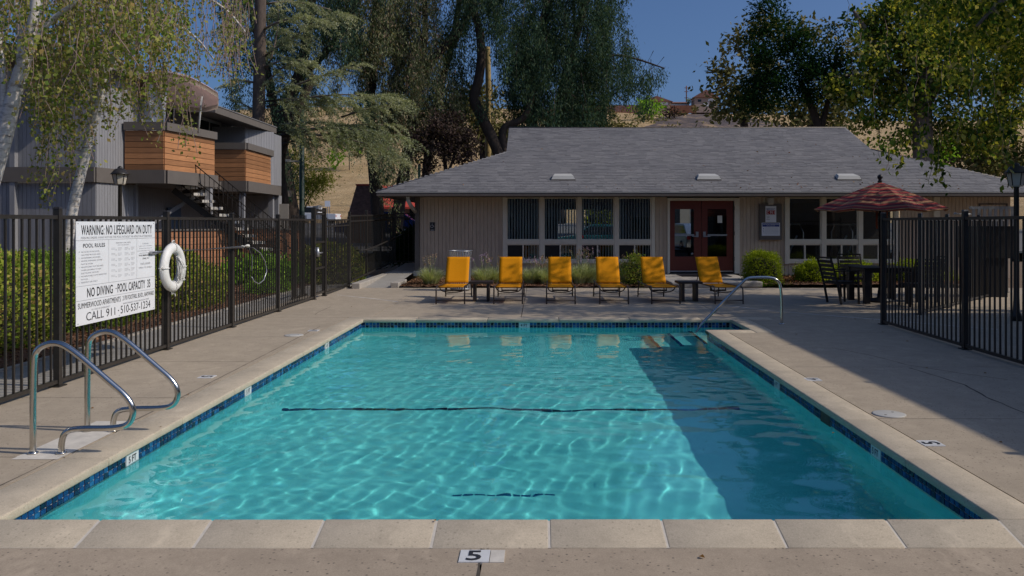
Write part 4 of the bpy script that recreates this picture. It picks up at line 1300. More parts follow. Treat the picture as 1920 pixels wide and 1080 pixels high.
# ================================================================== LOUNGERS
def make_lounger():
    t = thing('sun_lounger', (0, 0, 0), '', 'sun lounger', 'orange sun loungers in a row behind the pool')
    # local: foot end towards -y (y=0), head towards +y; width 0.59
    w = .285
    zb = .33
    hb = Vector((0, 1.20, zb)); ht = Vector((0, 1.58, .865))
    # seat sling with a slight sag
    def sling(p0, p1, hw0, hw1, sag, name):
        nx_, ny_ = 6, 10; vs = []; d = (p1 - p0)
        nrm = Vector((0, -d.z, d.y)).normalized()
        for side in (0, 1):
            for j in range(ny_ + 1):
                for i in range(nx_ + 1):
                    u = i / nx_ * 2 - 1; v = j / ny_
                    hw = hw0 + (hw1 - hw0) * v
                    p = p0 + d * v + Vector((u * hw, 0, 0)) - nrm * (sag * (1 - u * u) * (4 * v * (1 - v)) ** .5) - nrm * (.006 * side)
                    vs.append(p)
        st_ = (nx_ + 1); N = st_ * (ny_ + 1); fs = []
        for j in range(ny_):
            for i in range(nx_):
                a = j * st_ + i
                fs.append((a, a + 1, a + st_ + 1, a + st_)); fs.append((N + a, N + a + st_, N + a + st_ + 1, N + a + 1))
        for i in range(nx_):
            fs.append((i, N + i, N + i + 1, i + 1)); a = ny_ * st_ + i; fs.append((a, a + 1, N + a + 1, N + a))
        for j in range(ny_):
            a = j * st_; fs.append((a, a + st_, N + a + st_, N + a)); a += nx_; fs.append((a, N + a, N + a + st_, a + st_))
        return MB().add(vs, fs, True).build(name, M_('sling'), t)
    sling(Vector((0, .03, zb + .005)), Vector((0, 1.17, zb - .01)), .262, .255, .018, 'seat_sling')
    sling(hb + Vector((0, -.01, .01)), ht + Vector((0, 0, .012)), .252, .248, .012, 'back_sling')
    for s in (-1, 1):
        MB().tube([hb + Vector((s * .236, .016, 0)), ht + Vector((s * .232, .016, -.004))], .013, 8).build('back_rail', M_('bronze'), t)
        MB().tube(smooth_path([(s * w, -.06, 0), (s * w, -.05, .20), (s * w, -.03, zb - .01), (s * w * .97, .10, zb + .03), (s * .272, .25, zb), (s * .272, 1.25, zb), (s * .272, 1.75, zb)], it=2), .0145, 8).build('side_rail', M_('bronze'), t)
        MB().tube([(s * .272, 1.55, zb), (s * .285, 1.60, .16), (s * .285, 1.64, 0)], .0145, 8).build('leg', M_('bronze'), t)
        MB().tube(smooth_path([(s * .272, .32, zb), (s * .23, .34, zb - .10), (s * .10, .34, zb - .125), (0, .34, zb - .128)], it=2), .012, 6).build('brace', M_('bronze'), t)
        MB().tube([(s * .16, .70, zb - .015), (s * .16, .70, zb - .11)], .010, 6).build('strut', M_('bronze'), t)
    MB().tube([(-w, -.058, .075), (w, -.058, .075)], .013, 8).build('foot_bar', M_('bronze'), t)
    MB().tube([(-.285, 1.625, .06), (.285, 1.625, .06)], .012, 8).build('rear_bar', M_('bronze'), t)
    MB().bar((-.17, .70, zb - .115), (.17, .70, zb - .115), .045, .03).build('cross_bar', M_('bronze'), t)
    MB().tube([(-.232, 1.597, .855), (.232, 1.597, .855)], .013, 8).build('head_rail', M_('bronze'), t)
    MB().tube([(0 - .2, 1.42, .63), (-.2, 1.62, zb)], .010, 6).tube([(.2, 1.42, .63), (.2, 1.62, zb)], .010, 6).build('back_prop', M_('bronze'), t)
    return t
lw = [((818 + 872) / 2, 'leftmost orange sun lounger, in front of the slatted litter bin'),
      (953, 'orange sun lounger just right of the left little side table'),
      (1051.5, 'third orange sun lounger from the left, leafy shade falling on its back'),
      (1151, 'orange sun lounger at the right end of the grass tufts'),
      (1247.5, 'orange sun lounger just left of the double door, beside the green shrub'),
      (1365.5, 'rightmost orange sun lounger, in front of the double door')]
L0 = make_lounger(); LY = 16.55
for i, (px, lab) in enumerate(lw):
    X_ = (px - CX) * LY / FOC
    rz = [R(0), R(0), R(-.5), R(.5), R(2.5), R(4.5)][i]
    if i == 0:
        L0.location = (X_, LY, 0); L0['label'] = lab; L0.rotation_euler.z = rz
    else:
        copy_thing(L0, (X_, LY, 0), rz, lab)
for (px, lab) in ((903, 'low dark side table between the two leftmost orange loungers'), (1291, 'low dark side table between the two rightmost orange loungers')):
    Y_ = 17.2; t = thing('side_table', ((px - CX) * Y_ / FOC, Y_, 0), lab, 'side table', 'low side tables between the loungers')
    MB().box(-.25, .25, -.25, .25, .37, .40).build('table_top', M_('table_brown'), t)
    for k in range(8): MB().box(-.245, .245, -.245 + k * .0625, -.195 + k * .0625, .4005, .412).build('slat', M_('table_brown'), t)
    for s in (-1, 1): MB().box(s * .14 - .025, s * .14 + .025, -.2, .2, 0, .37).build('leg', M_('table_brown'), t)
# litter bin
t = thing('litter_bin', (-1.90, 19.85, 0), 'slatted metal litter bin with a flared rim behind the leftmost lounger', 'litter bin')
MB().lathe([(.20, .03), (.20, .80)], n=16).build('liner', M_('black_plastic'), t)
for k in range(26):
    a = 2 * math.pi * k / 26; c_, s_ = math.cos(a), math.sin(a)
    MB().bar((.235 * c_, .235 * s_, .02), (.24 * c_, .24 * s_, .78), .032, .008, up=(c_, s_, 0)).bar((.24 * c_, .24 * s_, .78), (.275 * c_, .275 * s_, .95), .032, .008, up=(c_, s_, 0)).build('slat', M_('metal_grey'), t)
for (r_, z) in ((.245, .05), (.25, .78), (.282, .95)):
    MB().tube([(r_ * math.cos(a), r_ * math.sin(a), z) for a in [k * math.pi / 12 for k in range(25)]], .012, 6).build('hoop', M_('metal_grey'), t)

# ================================================================== DINING SET
UX, UY = (1650 - CX) * 17.0 / FOC, 17.0
t = thing('striped_umbrella', (UX, UY, 0), 'red, brown and orange striped market umbrella over the black table at the right', 'umbrella')
MB().tube([(0, 0, 0), (0, 0, 2.48)], .024, 12).build('pole', M_('black_plastic'), t)
MB().lathe([(.03, 2.44), (.05, 2.47), (.03, 2.50), (.035, 2.52), (.055, 2.55), (.05, 2.59), (.02, 2.615)], n=14).build('finial', M_('black_plastic'), t)
MB().lathe([(.25, 0), (.25, .05), (.06, .09), (.035, .30)], n=20).build('base', M_('black_plastic'), t)
n8 = 8; nr = 14; vs = []; uvs = []; zr_, za = 1.90, 2.46; RU = 1.36
for k in range(n8 * 4):
    pass
ang = 4; cols_ = n8 * ang
for side in (0, 1):
    for j in range(nr + 1):
        v = j / nr
        for k in range(cols_):
            a = 2 * math.pi * k / cols_ + R(0)
            f = abs((k % ang) / ang - .5) * 2     # 1 at ribs, 0 mid panel
            rr = RU * v * (math.cos(math.pi / n8) / math.cos(((k % ang) / ang - .5) * 2 * math.pi / n8))
            rr *= 1 - (1 - f) * .03 * v
            z = za - (za - zr_) * (v ** 1.12) - (1 - f) * .045 * v - side * .006
            vs.append((rr * math.cos(a), rr * math.sin(a), z)); uvs.append((k / cols_, v))
fs = []; N = (nr + 1) * cols_
for j in range(nr):
    for k in range(cols_):
        a = j * cols_ + k; b_ = j * cols_ + (k + 1) % cols_
        fs.append((a, b_, b_ + cols_, a + cols_)); fs.append((N + a, N + a + cols_, N + b_ + cols_, N + b_))
mb = MB(); mb.add(vs, fs, False); cn = mb.build('canopy', M_('stripes'), t)
uvl = cn.data.uv_layers.new(name='uv')
for lp in cn.data.loops: uvl.data[lp.index].uv = uvs[lp.vertex_index]
for k in range(n8):
    a = 2 * math.pi * k / n8; c_, s_ = math.cos(a), math.sin(a)
    MB().bar((.03 * c_, .03 * s_, za - .07), (RU * .98 * c_, RU * .98 * s_, zr_ - .015), .014).build('rib', M_('black_plastic'), t)
    MB().bar((.03 * c_, .03 * s_, 1.78), (.62 * c_, .62 * s_, 2.17), .012).build('strut', M_('black_plastic'), t)
MB().lathe([(.045, 1.72), (.045, 1.82)], n=12).build('runner', M_('black_plastic'), t)
MB().tube([(-.10, -.1, 1.95), (-.11, -.1, 1.62), (-.10, -.1, 1.50)], .018, 6).tube([(-.10, -.1, 1.95), (0, -.12, 2.1), (.10, -.1, 1.95), (.11, -.1, 1.7)], .012, 6).build('tie_strap', M_('needle_red'), t)
MB().tube([(.02, 0, 1.05), (.09, 0, 1.05), (.09, 0, 1.0)], .01, 6).build('crank', M_('black_plastic'), t)
t = thing('patio_table', (UX - .02, UY, 0), 'square black patio table under the striped umbrella', 'table')
tb = .52
for k in range(9): MB().box(-tb, tb, -tb + k * .1167, -tb + k * .1167 + .104, .70, .725).build('slat', M_('black_plastic'), t)
for (sx_, sy_) in ((-1, -1), (1, -1), (1, 1), (-1, 1)):
    MB().box(sx_ * .42 - .055, sx_ * .42 + .055, sy_ * .42 - .055, sy_ * .42 + .055, 0, .70).build('leg', M_('black_plastic'), t)
MB().box(-.46, .46, -.46, -.42, .62, .70).box(-.46, .46, .42, .46, .62, .70).box(-.46, -.42, -.42, .42, .62, .70).box(.42, .46, -.42, .42, .62, .70).build('apron', M_('black_plastic'), t)
def make_chair():
    t = thing('patio_chair', (0, 0, 0), '', 'chair', 'black slatted patio chairs round the table')
    # seat faces +x; back at -x
    for k in range(6): MB().box(-.20 + k * .072, -.20 + k * .072 + .062, -.23, .23, .43, .45).build('seat_slat', M_('black_plastic'), t)
    for k in range(5):
        z = .52 + k * .082; x = -.235 - (z - .45) * .28
        MB().bar((x, -.22, z), (x, .22, z), .062, .014, up=(1, 0, .28)).build('back_slat', M_('black_plastic'), t)
    for s in (-1, 1):
        MB().bar((-.14, s * .25, 0 + .0), (-.23, s * .25, .45), .035).bar((-.23, s * .25, .44), (-.375, s * .25, .93), .03).build('rear_leg', M_('black_plastic'), t)
        MB().bar((.25, s * .25, 0), (.23, s * .25, .655), .035).build('front_leg', M_('black_plastic'), t)
        MB().bar((-.28, s * .25, .66), (.27, s * .25, .67), .045, .022).build('arm_rest', M_('black_plastic'), t)
    MB().box(-.24, .24, -.25, .25, .395, .43).build('seat_frame', M_('black_plastic'), t)
    MB().bar((-.372, -.25, .925), (-.372, .25, .925), .03).build('top_rail', M_('black_plastic'), t)
    return t
c0 = make_chair()
c0.location = (UX - .92, UY - .30, 0); c0.rotation_euler.z = R(12); c0['label'] = 'black slatted patio chair at the left of the table, seen from its side'
copy_thing(c0, (UX - .15, UY + .95, 0), R(-90), 'black slatted patio chair behind the table, its back towards the hedge')
copy_thing(c0, (UX + .95, UY + .1, 0), R(178), 'black slatted patio chair right of the table behind the fence corner')
copy_thing(c0, (UX + .35, UY - .95, 0), R(95), 'black slatted patio chair on the near side of the table by the fence corner post')

# right lamp post, grill
def lantern(loc, h, lab, s=1.0):
    t = thing('lamp_post', loc, lab, 'lamp post', 'lantern posts beside the fences')
    MB().lathe([(.085, 0), (.085, .10), (.055, .16), (.045, .4), (.04, h - .42), (.055, h - .40)], n=14).build('post', M_('iron'), t)
    z = h - .40
    MB().lathe([(.085 * s, z), (.105 * s, z + .02), (.145 * s, z + .22)], n=6).build('lantern_glass', M_('lamp_glass'), t)
    for k in range(6):
        a = 2 * math.pi * k / 6 + math.pi / 6; c_, s_ = math.cos(a), math.sin(a)
        MB().bar((.108 * s * c_, .108 * s * s_, z + .02), (.15 * s * c_, .15 * s * s_, z + .225), .012).build('cage_bar', M_('iron'), t)
    MB().lathe([(.20 * s, z + .22), (.17 * s, z + .25), (.10 * s, z + .335), (.05 * s, z + .345), (.05 * s, z + .37), (.015, z + .40)], n=12).build('cap', M_('iron'), t)
lantern((7.9, 13.7, 0), 2.62, 'black lantern post at the right edge behind the fence')
lantern(((225 - CX) * 17.4 / FOC, 17.4, 0), 2.82, 'black lantern post in front of the grey apartment wall at the left')
t = thing('barbecue_grill', (9.85, 18.3, 0), 'black covered barbecue grill with a pale handle behind the right fence', 'grill')
MB().box(-.35, .35, -.28, .28, 0, .85).build('cabinet', M_('black_plastic'), t)
mb = MB()
for k in range(8): MB().bar((-.42 + k * .12, -.33, 1.55), (-.42 + k * .12, -.33, 1.93), .06, .02).build('slat', M_('metal_grey'), t)
MB().box(-.5, .48, -.32, .3, .85, 1.55).build('body', M_('black_plastic'), t)
MB().box(-.5, .48, -.32, -.30, 1.92, 1.98).build('hood_rim', M_('metal_grey'), t)
MB().tube([(-.85, -.35, 1.82), (-.5, -.35, 1.80)], .03, 8).build('handle', M_('vent_white'), t)

# ================================================================== HEDGES, GRASSES
def rounded_box_pts(c, size, n, rng, rx=4.0, jit=.05, bumps=.05):
    """points on a soft box surface, c at the middle of the foot"""
    d = unit(rng.normal(size=(n, 3)))
    d[:, 2] = np.abs(d[:, 2])
    k = (np.abs(d) ** rx).sum(1) ** (-1 / rx)
    p = d * k[:, None]
    w = 1 + bumps * np.sin(p[:, 0] * 7 + c[0]) * np.sin(p[:, 1] * 6 + c[1] * 2) + bumps * np.sin(p[:, 2] * 9 + p[:, 0] * 5)
    p = p * w[:, None]
    P_ = np.array(c) + p * np.array([size[0] / 2, size[1] / 2, size[2]])
    return P_ + rng.normal(size=(n, 3)) * jit, d
def hedge(name, c, size, leafm, n, ls, lab, cat='hedge', core=(.02, .022, .012), group=None, rx=4.0, jit=.05, aspect=.6, out=.9, bumps=.05):
    t = thing(name, c, lab, cat, group)
    p, d = rounded_box_pts(c, size, n, rng, rx, jit, bumps)
    dirs = unit(d * out + rng.normal(size=d.shape) * .7 + np.array([0, 0, .3]))
    leaf_obj('foliage', M_(leafm), t, leaves_np(p, ls, aspect, 0, rng, dirs))
    # twiggy inner mass
    seg = 20; vs = []; rings = 8
    for j in range(rings + 1):
        ph = (j / rings) * math.pi / 2
        for k in range(seg):
            a = 2 * math.pi * k / seg
            dd = np.array([math.cos(a) * math.cos(ph), math.sin(a) * math.cos(ph), math.sin(ph)])
            kk = (np.abs(dd) ** rx).sum() ** (-1 / rx)
            q = dd * kk * .86
            vs.append((q[0] * size[0] / 2, q[1] * size[1] / 2, q[2] * size[2]))
    fs = [(j * seg + k, j * seg + (k + 1) % seg, (j + 1) * seg + (k + 1) % seg, (j + 1) * seg + k) for j in range(rings) for k in range(seg)]
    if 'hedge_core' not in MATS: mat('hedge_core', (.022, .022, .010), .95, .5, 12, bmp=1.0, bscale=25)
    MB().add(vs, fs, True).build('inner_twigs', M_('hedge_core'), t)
    return t
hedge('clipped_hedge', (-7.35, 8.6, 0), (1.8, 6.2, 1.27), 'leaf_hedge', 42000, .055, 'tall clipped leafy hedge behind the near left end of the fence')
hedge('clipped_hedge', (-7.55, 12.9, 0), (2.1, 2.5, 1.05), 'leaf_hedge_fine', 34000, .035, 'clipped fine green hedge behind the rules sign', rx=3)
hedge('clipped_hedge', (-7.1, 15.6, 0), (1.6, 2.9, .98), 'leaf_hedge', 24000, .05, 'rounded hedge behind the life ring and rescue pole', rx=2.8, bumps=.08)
hedge('ground_shrub', (-6.3, 6.4, 0), (.7, 3.2, .30), 'leaf_green', 6000, .045, 'low bright green ground cover at the foot of the near hedge', 'shrub', rx=2.2)
hedge('ground_shrub', (-6.35, 19.3, 0), (.8, 1.6, .30), 'leaf_green', 2500, .05, 'low green plants near the end of the mulch strip by the stair', 'shrub', rx=2.2)
hedge('leafy_shrub', (-7.3, 21.8, 0), (1.9, 1.2, .55), 'leaf_green', 3600, .13, 'large leaved bright green shrub in front of the outdoor stair', 'shrub', rx=2.2, jit=.12, aspect=.5, bumps=.12)
hedge('clipped_hedge', (-5.9, 23.2, 0), (1.7, 3.0, .95), 'leaf_hedge', 9000, .06, 'dark clipped hedge seen through the fence just right of the gate', rx=3)
hedge('fern_shrub', (-4.0, 28.8, .3), (1.8, 1.4, 1.0), 'leaf_dark', 3500, .35, 'dark strappy leaved shrub at the end of the ramp', 'shrub', rx=2, jit=.1, aspect=.12, bumps=.1)
hedge('clipped_hedge', (5.92, 22.0, 0), (.80, .8, .77), 'leaf_hedge_bright', 9000, .038, 'cube shaped yellow green hedge right of the door landing', rx=6, bumps=.03)
hedge('clipped_hedge', (7.45, 22.3, 0), (1.0, .8, .50), 'leaf_hedge_bright', 8000, .042, 'low yellow green hedge left of the patio chair', rx=3, bumps=.1)
hedge('clipped_hedge', (8.5, 22.3, 0), (1.2, .85, .52), 'leaf_hedge_bright', 8000, .042, 'low yellow green hedge behind the black patio table', rx=3, bumps=.1)
hedge('clipped_hedge', (10.2, 22.4, 0), (1.8, .85, .50), 'leaf_hedge_bright', 6000, .045, 'low yellow green hedge behind the right fence', rx=3, bumps=.1)
hedge('round_shrub', (2.48, 21.2, 0), (.80, .7, .66), 'leaf_hedge', 5500, .045, 'small green shrub between the last grass tuft and the door landing', 'shrub', rx=2.2, jit=.06, bumps=.15)

def grass_tuft(x, y, h, w, lab, n=800, stems=14, bloom=False):
    h *= 1.12; w *= 1.15
    t = thing('ornamental_grass', (x, y, .03), lab, 'grass tuft', 'pale variegated grass tufts along the club house wall')
    a = rng.uniform(0, 2 * np.pi, n); r0 = rng.uniform(0, w * .22, n); lean = rng.uniform(.1, 1.0, n) ** .8 * w * .62
    hh = h * rng.uniform(.45, 1.0, n)
    ca, sa = np.cos(a), np.sin(a); V = []
    wd = .007
    for (s0, s1) in ((0, .4), (.4, .75), (.75, 1.0)):
        def pt(s):
            r = r0 + lean * s ** 1.6; z = hh * (s - .35 * s ** 3 * (lean / (w * .62)))
            return np.stack([x + r * ca, y + r * sa, .03 + z * 1.25], -1)
        p0, p1 = pt(s0), pt(s1)
        wv = np.stack([-sa, ca, np.zeros(n)], -1)
        w0_, w1_ = wd * (1 - s0 * .6), wd * (1 - s1 * .85)
        q = np.empty((n, 4, 3)); q[:, 0] = p0 - wv * w0_; q[:, 1] = p0 + wv * w0_; q[:, 2] = p1 + wv * w1_; q[:, 3] = p1 - wv * w1_
        V.append(q)
    V = np.concatenate([q[:, None] for q in V], 1).reshape(-1, 3)
    leaf_obj('blades', M_('blade'), t, V)
    mb = MB(); heads = []
    for k in range(stems):
        aa = random.uniform(0, 6.28); rr = random.uniform(.05, w * .45); hz_ = h * random.uniform(1.15, 1.75)
        top = Vector((rr * math.cos(aa), rr * math.sin(aa), hz_))
        mb.tube([(0, 0, 0), (top.x * .5, top.y * .5, hz_ * .6), top], .0035, 3, cap=False); heads.append(top)
    mb.build('flower_stalks', M_('blade'), t, kind='stuff')
    C = np.concatenate([np.array([[x, y, .03]]) + np.array(hd)[None] + rng.normal(size=(14, 3)) * [.014, .014, .03] for hd in heads])
    leaf_obj('flower_heads', M_('mauve' if bloom else 'dry_stem'), t, leaves_np(C, .03, .5, 0, rng))
    return t
tl_ = ['pale grass tuft at the left end of the club house wall, beside the leftmost lounger',
       'pale grass tuft left of the second lounger, behind the left side table',
       'pale grass tuft just left of the second lounger back',
       'pale grass tuft right of the second lounger back',
       'pale grass tuft halfway between the second and third loungers',
       'pale grass tuft just left of the third lounger back',
       'tall grass tuft right of the third lounger back',
       'tall grass tuft just left of the fourth lounger back',
       'small grass tuft right of the fourth lounger back']
for (px, Y_, h, w, k) in ((808, 21.2, .40, .66, 0), (905, 21.3, .40, .6, 1), (926, 21.6, .38, .6, 2), (995, 21.4, .36, .55, 3), (1012, 21.7, .38, .6, 4), (1024, 21.3, .36, .55, 5), (1086, 21.3, .46, .6, 6), (1104, 21.5, .48, .6, 7), (1172, 21.2, .38, .5, 8)):
    grass_tuft((px - CX) * Y_ / FOC, Y_, h, w, tl_[k], bloom=(k in (1, 3, 7)))
t = thing('dry_stub', ((1478 - CX) * 21.8 / FOC, 21.8, .03), 'small pile of dry brown leaves in the bed right of the cube hedge', 'dry leaves')
C = np.array(t.location)[None] + rng.normal(size=(70, 3)) * [.14, .1, .05] + [0, 0, .08]
leaf_obj('dry_leaves', M_('fallen'), t, leaves_np(C, .07, .5, 0, rng))
t = thing('creeping_grass', (5.9, 21.35, .01), 'thin green creeping growth in front of the cube hedge', 'ground cover')
C = np.array([5.95, 21.45, .03])[None] + rng.normal(size=(500, 3)) * [.28, .08, .02]
leaf_obj('foliage', M_('leaf_green'), t, leaves_np(C, .04, .4, 0, rng))

# ================================================================== APARTMENT BUILDING, LEFT
ap = thing('apartment_building', (-10.47, 19.5, 0), 'two storey grey apartment building with cedar clad balconies at the left', 'apartment building')
ZB0, ZB1 = 2.60, 2.93
def apw(a, b, z0, z1, m='siding_grey', pitch=.10, n=None):
    mb = MB(); siding(mb, a, b, z0, z1, pitch, .012, .008, n); mb.build('siding', M_(m), ap, world=True, kind='stuff')
apw((-12.30, 19.5), (-10.47, 19.5), 0, ZB0); apw((-12.30, 19.5), (-10.47, 19.5), ZB1, 5.25)
apw((-10.47, 19.5), (-10.28, 20.9), 0, ZB0); apw((-10.47, 19.5), (-10.28, 20.9), ZB1, 5.25)
apw((-19, 19.42), (-12.42, 19.42), 0, ZB0); apw((-19, 19.42), (-12.42, 19.42), ZB1, 5.25, 'siding_beige')
MB().box(-12.42, -12.30, 19.36, 19.52, 0, 5.25).build('corner_board', M_('siding_grey'), ap, world=True)
MB().box(-19, -10.43, 19.34, 19.40, ZB0 - .02, ZB1).build('belt_board', M_('trim_brown'), ap, world=True)
MB().bar((-10.44, 19.42, (ZB0 + ZB1) / 2 - .01), (-10.24, 20.9, (ZB0 + ZB1) / 2 - .01), .06, ZB1 - ZB0 + .02, up=(0, 0, 1)).build('belt_board', M_('trim_brown'), ap, world=True)
for (x0, x1, z0, z1) in ((-14.6, -12.72, .62, 2.28),):
    window(ap, x0, x1, z0, z1, 19.40, .07, mt='siding_grey')
    MB().box(x0 + .08, x1 - .08, 19.43, 19.45, z0 + .07, z1 - .07).build('blind', M_('blind_light'), ap, world=True)
# long inner walls, dark recesses beneath the balconies
apw((-11.6, 20.9), (-11.6, 33.0), 0, 2.72, pitch=.12); apw((-10.9, 20.9), (-10.9, 24.6), ZB1, 5.25, pitch=.12)
apw((-10.9, 24.4), (-10.9, 29.3), ZB1, 5.25, pitch=.12)
MB().box(-11.6, -10.2, 20.9, 21.0, 0, 5.2).build('return_wall', M_('siding_grey'), ap, world=True)
MB().box(-11.56, -11.52, 21.3, 22.3, 0, 2.1).build('door', M_('door_blue'), ap, world=True)
MB().box(-11.56, -11.50, 25.6, 26.5, 0, 2.1).build('door', M_('door_blue'), ap, world=True)
# sliding door on balcony 2
mb = MB()
for (a, b) in ((26.2, 26.3), (28.0, 28.1)): mb.box(-10.88, -10.82, a, b, ZB1, 5.02)
mb.box(-10.88, -10.82, 26.3, 28.0, 4.93, 5.02); mb.box(-10.88, -10.83, 27.1, 27.16, ZB1, 4.93)
sd = mb.build('sliding_door', M_('vent_white'), ap, world=True)
MB().box(-10.86, -10.85, 26.3, 28.0, ZB1, 4.93).build('pane', M_('window_dark'), sd, world=True)
MB().box(-10.88, -10.80, 28.5, 28.6, 4.0, 4.4).build('wall_light', M_('lamp_glass'), ap, world=True)
# end wall of the far wing
apw((-9.75, 27.4), (-9.2, 28.6), ZB1, 4.75, pitch=.12); apw((-9.2, 28.6), (-9.2, 29.4), ZB1, 4.7, pitch=.12)
MB().box(-10.9, -9.75, 27.35, 27.42, ZB1, 4.8).build('privacy_wall', M_('siding_grey'), ap, world=True)
apw((-11.6, 33), (-10.2, 33), 0, 4.7); apw((-9.55, 29.5), (-8.95, 29.5), .0, 2.3, 'siding_beige')
MB().box(-11.6, -9.3, 29.42, 29.8, 0, 2.6).build('storage_wall', M_('siding_grey'), ap, world=True)
# balconies
def balcony(front_x0, pf, ps, name='balcony'):
    """front panel from (front_x0, Y) to pf, side panel from pf to ps"""
    b = MB(); Yf = pf[1]
    A_, B_, C_ = Vector((front_x0, Yf, 0)), Vector((*pf, 0)), Vector((*ps, 0))
    D_ = Vector((-10.95, ps[1], 0)); E_ = Vector((-10.95, Yf + .3, 0))
    poly = [A_, B_, C_, D_, E_]
    vs = [p + Vector((0, 0, ZB0 + .03)) for p in poly] + [p + Vector((0, 0, ZB1 - .03)) for p in poly]
    fs = [(4, 3, 2, 1, 0), (5, 6, 7, 8, 9)] + [(i, (i + 1) % 5, 5 + (i + 1) % 5, 5 + i) for i in range(5)]
    bo = b.add(vs, fs).build(name, M_('trim_brown'), ap, world=True)
    for (p, q) in ((A_, B_), (B_, C_)):
        d = (q - p).normalized(); n = Vector((d.y, -d.x, 0))
        ext = d * .06
        MB().bar(p + n * .07 + Vector((0, 0, (ZB0 + ZB1) / 2)), q + n * .07 + ext + Vector((0, 0, (ZB0 + ZB1) / 2)), .06, ZB1 - ZB0, up=(0, 0, 1)).build('band_board', M_('trim_brown'), bo, world=True)
        MB().bar(p + n * .03 + Vector((0, 0, 4.02)), q + n * .03 + ext * .5 + Vector((0, 0, 4.02)), .12, .20, up=(0, 0, 1)).build('cap_board', M_('trim_brown'), bo, world=True)
        hb_ = (3.915 - ZB1) / 7; L = (q - p).length
        MB().bar(p - n * .02 + Vector((0, 0, (3.9 + ZB1) / 2)), q - n * .02 + Vector((0, 0, (3.9 + ZB1) / 2)), .02, .96, up=(0, 0, 1)).build('backing', M_('joint'), bo, world=True)
        for k in range(7):
            z = ZB1 + hb_ * (k + .5)
            m_ = MB(); m_.bar(Vector((0, 0, 0)), Vector((L, 0, 0)), .022, hb_ - .012, up=(0, 0, 1))
            o = m_.build('cedar_board', M_('cedar_board'), bo)
            loc = FRAME[ap.name].inverted() @ (p + n * .012 + Vector((0, 0, z)))
            o.location = loc; o.rotation_euler = (0, 0, math.atan2(d.y, d.x))
    return bo
balcony(-10.28, (-9.32, 20.5), (-8.99, 22.8)); balcony(-10.3, (-9.19, 25.8), (-9.31, 29.4))
for (x, y) in ((-9.05, 22.6), (-9.35, 26.0), (-9.45, 29.1)):
    MB().box(x - .08, x + .08, y - .08, y + .08, 0, ZB0 + .02).build('post', M_('siding_grey'), ap, world=True)
MB().bar((-10.9, 21.2, 1.0), (-9.2, 22.6, ZB0 - .1), .1).build('brace', M_('siding_grey'), ap, world=True)
MB().box(-11.6, -9.9, 22.85, 33, 2.66, 2.90).build('walkway_slab', M_('trim_brown'), ap, world=True)
# roofs
def slab_roof(x0, x1, y0, y1, z, rise, name='roof'):
    v = [(x1, y0, z), (x1, y1, z), (x0, y1, z + rise), (x0, y0, z + rise)]
    v2 = [(a, b, c + .20) for a, b, c in v]
    MB().add(v + v2, [(3, 2, 1, 0), (4, 5, 6, 7), (0, 1, 5, 4), (1, 2, 6, 5), (2, 3, 7, 6), (3, 0, 4, 7)]).build(name, M_('trim_brown'), ap, world=True)
    v3 = [(a + (.02 if a == x1 else 0), b + (-.02 if b == y0 else .02), c + .201) for a, b, c in v]
    v4 = [(a, b, c + .03) for a, b, c in v3]
    MB().add(v3 + v4, [(3, 2, 1, 0), (4, 5, 6, 7), (0, 1, 5, 4), (1, 2, 6, 5), (2, 3, 7, 6), (3, 0, 4, 7)]).build('roof_shingles', M_('shingle'), ap, world=True)
slab_roof(-19, -10.0, 18.9, 23.2, 5.22, 1.2); slab_roof(-15, -9.3, 23.7, 29.2, 4.78, .9)
# parasol and plastic sheet upstairs
t = thing('balcony_parasol', (-9.7, 21.7, ZB1), 'faded purple edged parasol open on the near upper balcony', 'parasol')
MB().tube([(0, 0, 0), (.12, 0, 1.9)], .02, 8).build('pole', M_('vent_white'), t)
nn = 8; vs = [(.17, 0, 2.62)]
for j in (1, 2, 3):
    for k in range(nn * 2):
        a = 2 * math.pi * k / (nn * 2); sc = 1.0 if k % 2 == 0 else .95
        r_ = 1.08 * j / 3 * sc
        vs.append((.17 + r_ * math.cos(a), r_ * math.sin(a), 2.62 - .13 * j - .05 * (j == 3) - (.30 * math.sin(a) + .06 * math.cos(a)) * j / 3))
fs = [(0, 1 + k, 1 + (k + 1) % 16) for k in range(16)]
for j in (0, 1): fs += [(1 + j * 16 + k, 17 + j * 16 + k, 17 + j * 16 + (k + 1) % 16, 1 + j * 16 + (k + 1) % 16) for k in range(16)]
MB().add(vs, fs, True).build('canopy_top', M_('parasol_purple'), t)
vs2 = [(x, y, z - .012) for x, y, z in vs]
rim = [vs2[33 + k] for k in range(16)]
MB().add(vs2 + [(x, y, z - .13) for x, y, z in rim], [tuple(reversed(f)) for f in fs] + [(33 + k, 49 + k, 49 + (k + 1) % 16, 33 + (k + 1) % 16) for k in range(16)], True).build('canopy_underside', M_('parasol_tan'), t)
MB().tube([(1.0, -.4, 1.95), (.95, -.4, 1.5), (.9, -.4, 1.0)], .025, 6).build('tie_strap', M_('vent_white'), t)
t = thing('plastic_sheet', (-10.05, 20.9, 3.95), 'crumpled whitish plastic sheet hanging over the near balcony', 'plastic sheet')
vs = []; 
for j in range(10):
    for i in range(12):
        u = i / 11; v = j / 9
        vs.append((.05 + u * .55 + .06 * (v - .5), .05 * math.sin(u * 11 + v * 3) + .03 * math.sin(v * 7), v * 1.25 * (1 - .12 * u)))
fs = [(j * 12 + i, j * 12 + i + 1, j * 12 + i + 13, j * 12 + i + 12) for j in range(9) for i in range(11)]
MB().add(vs, fs, True).build('sheet', M_('plastic_sheet'), t)
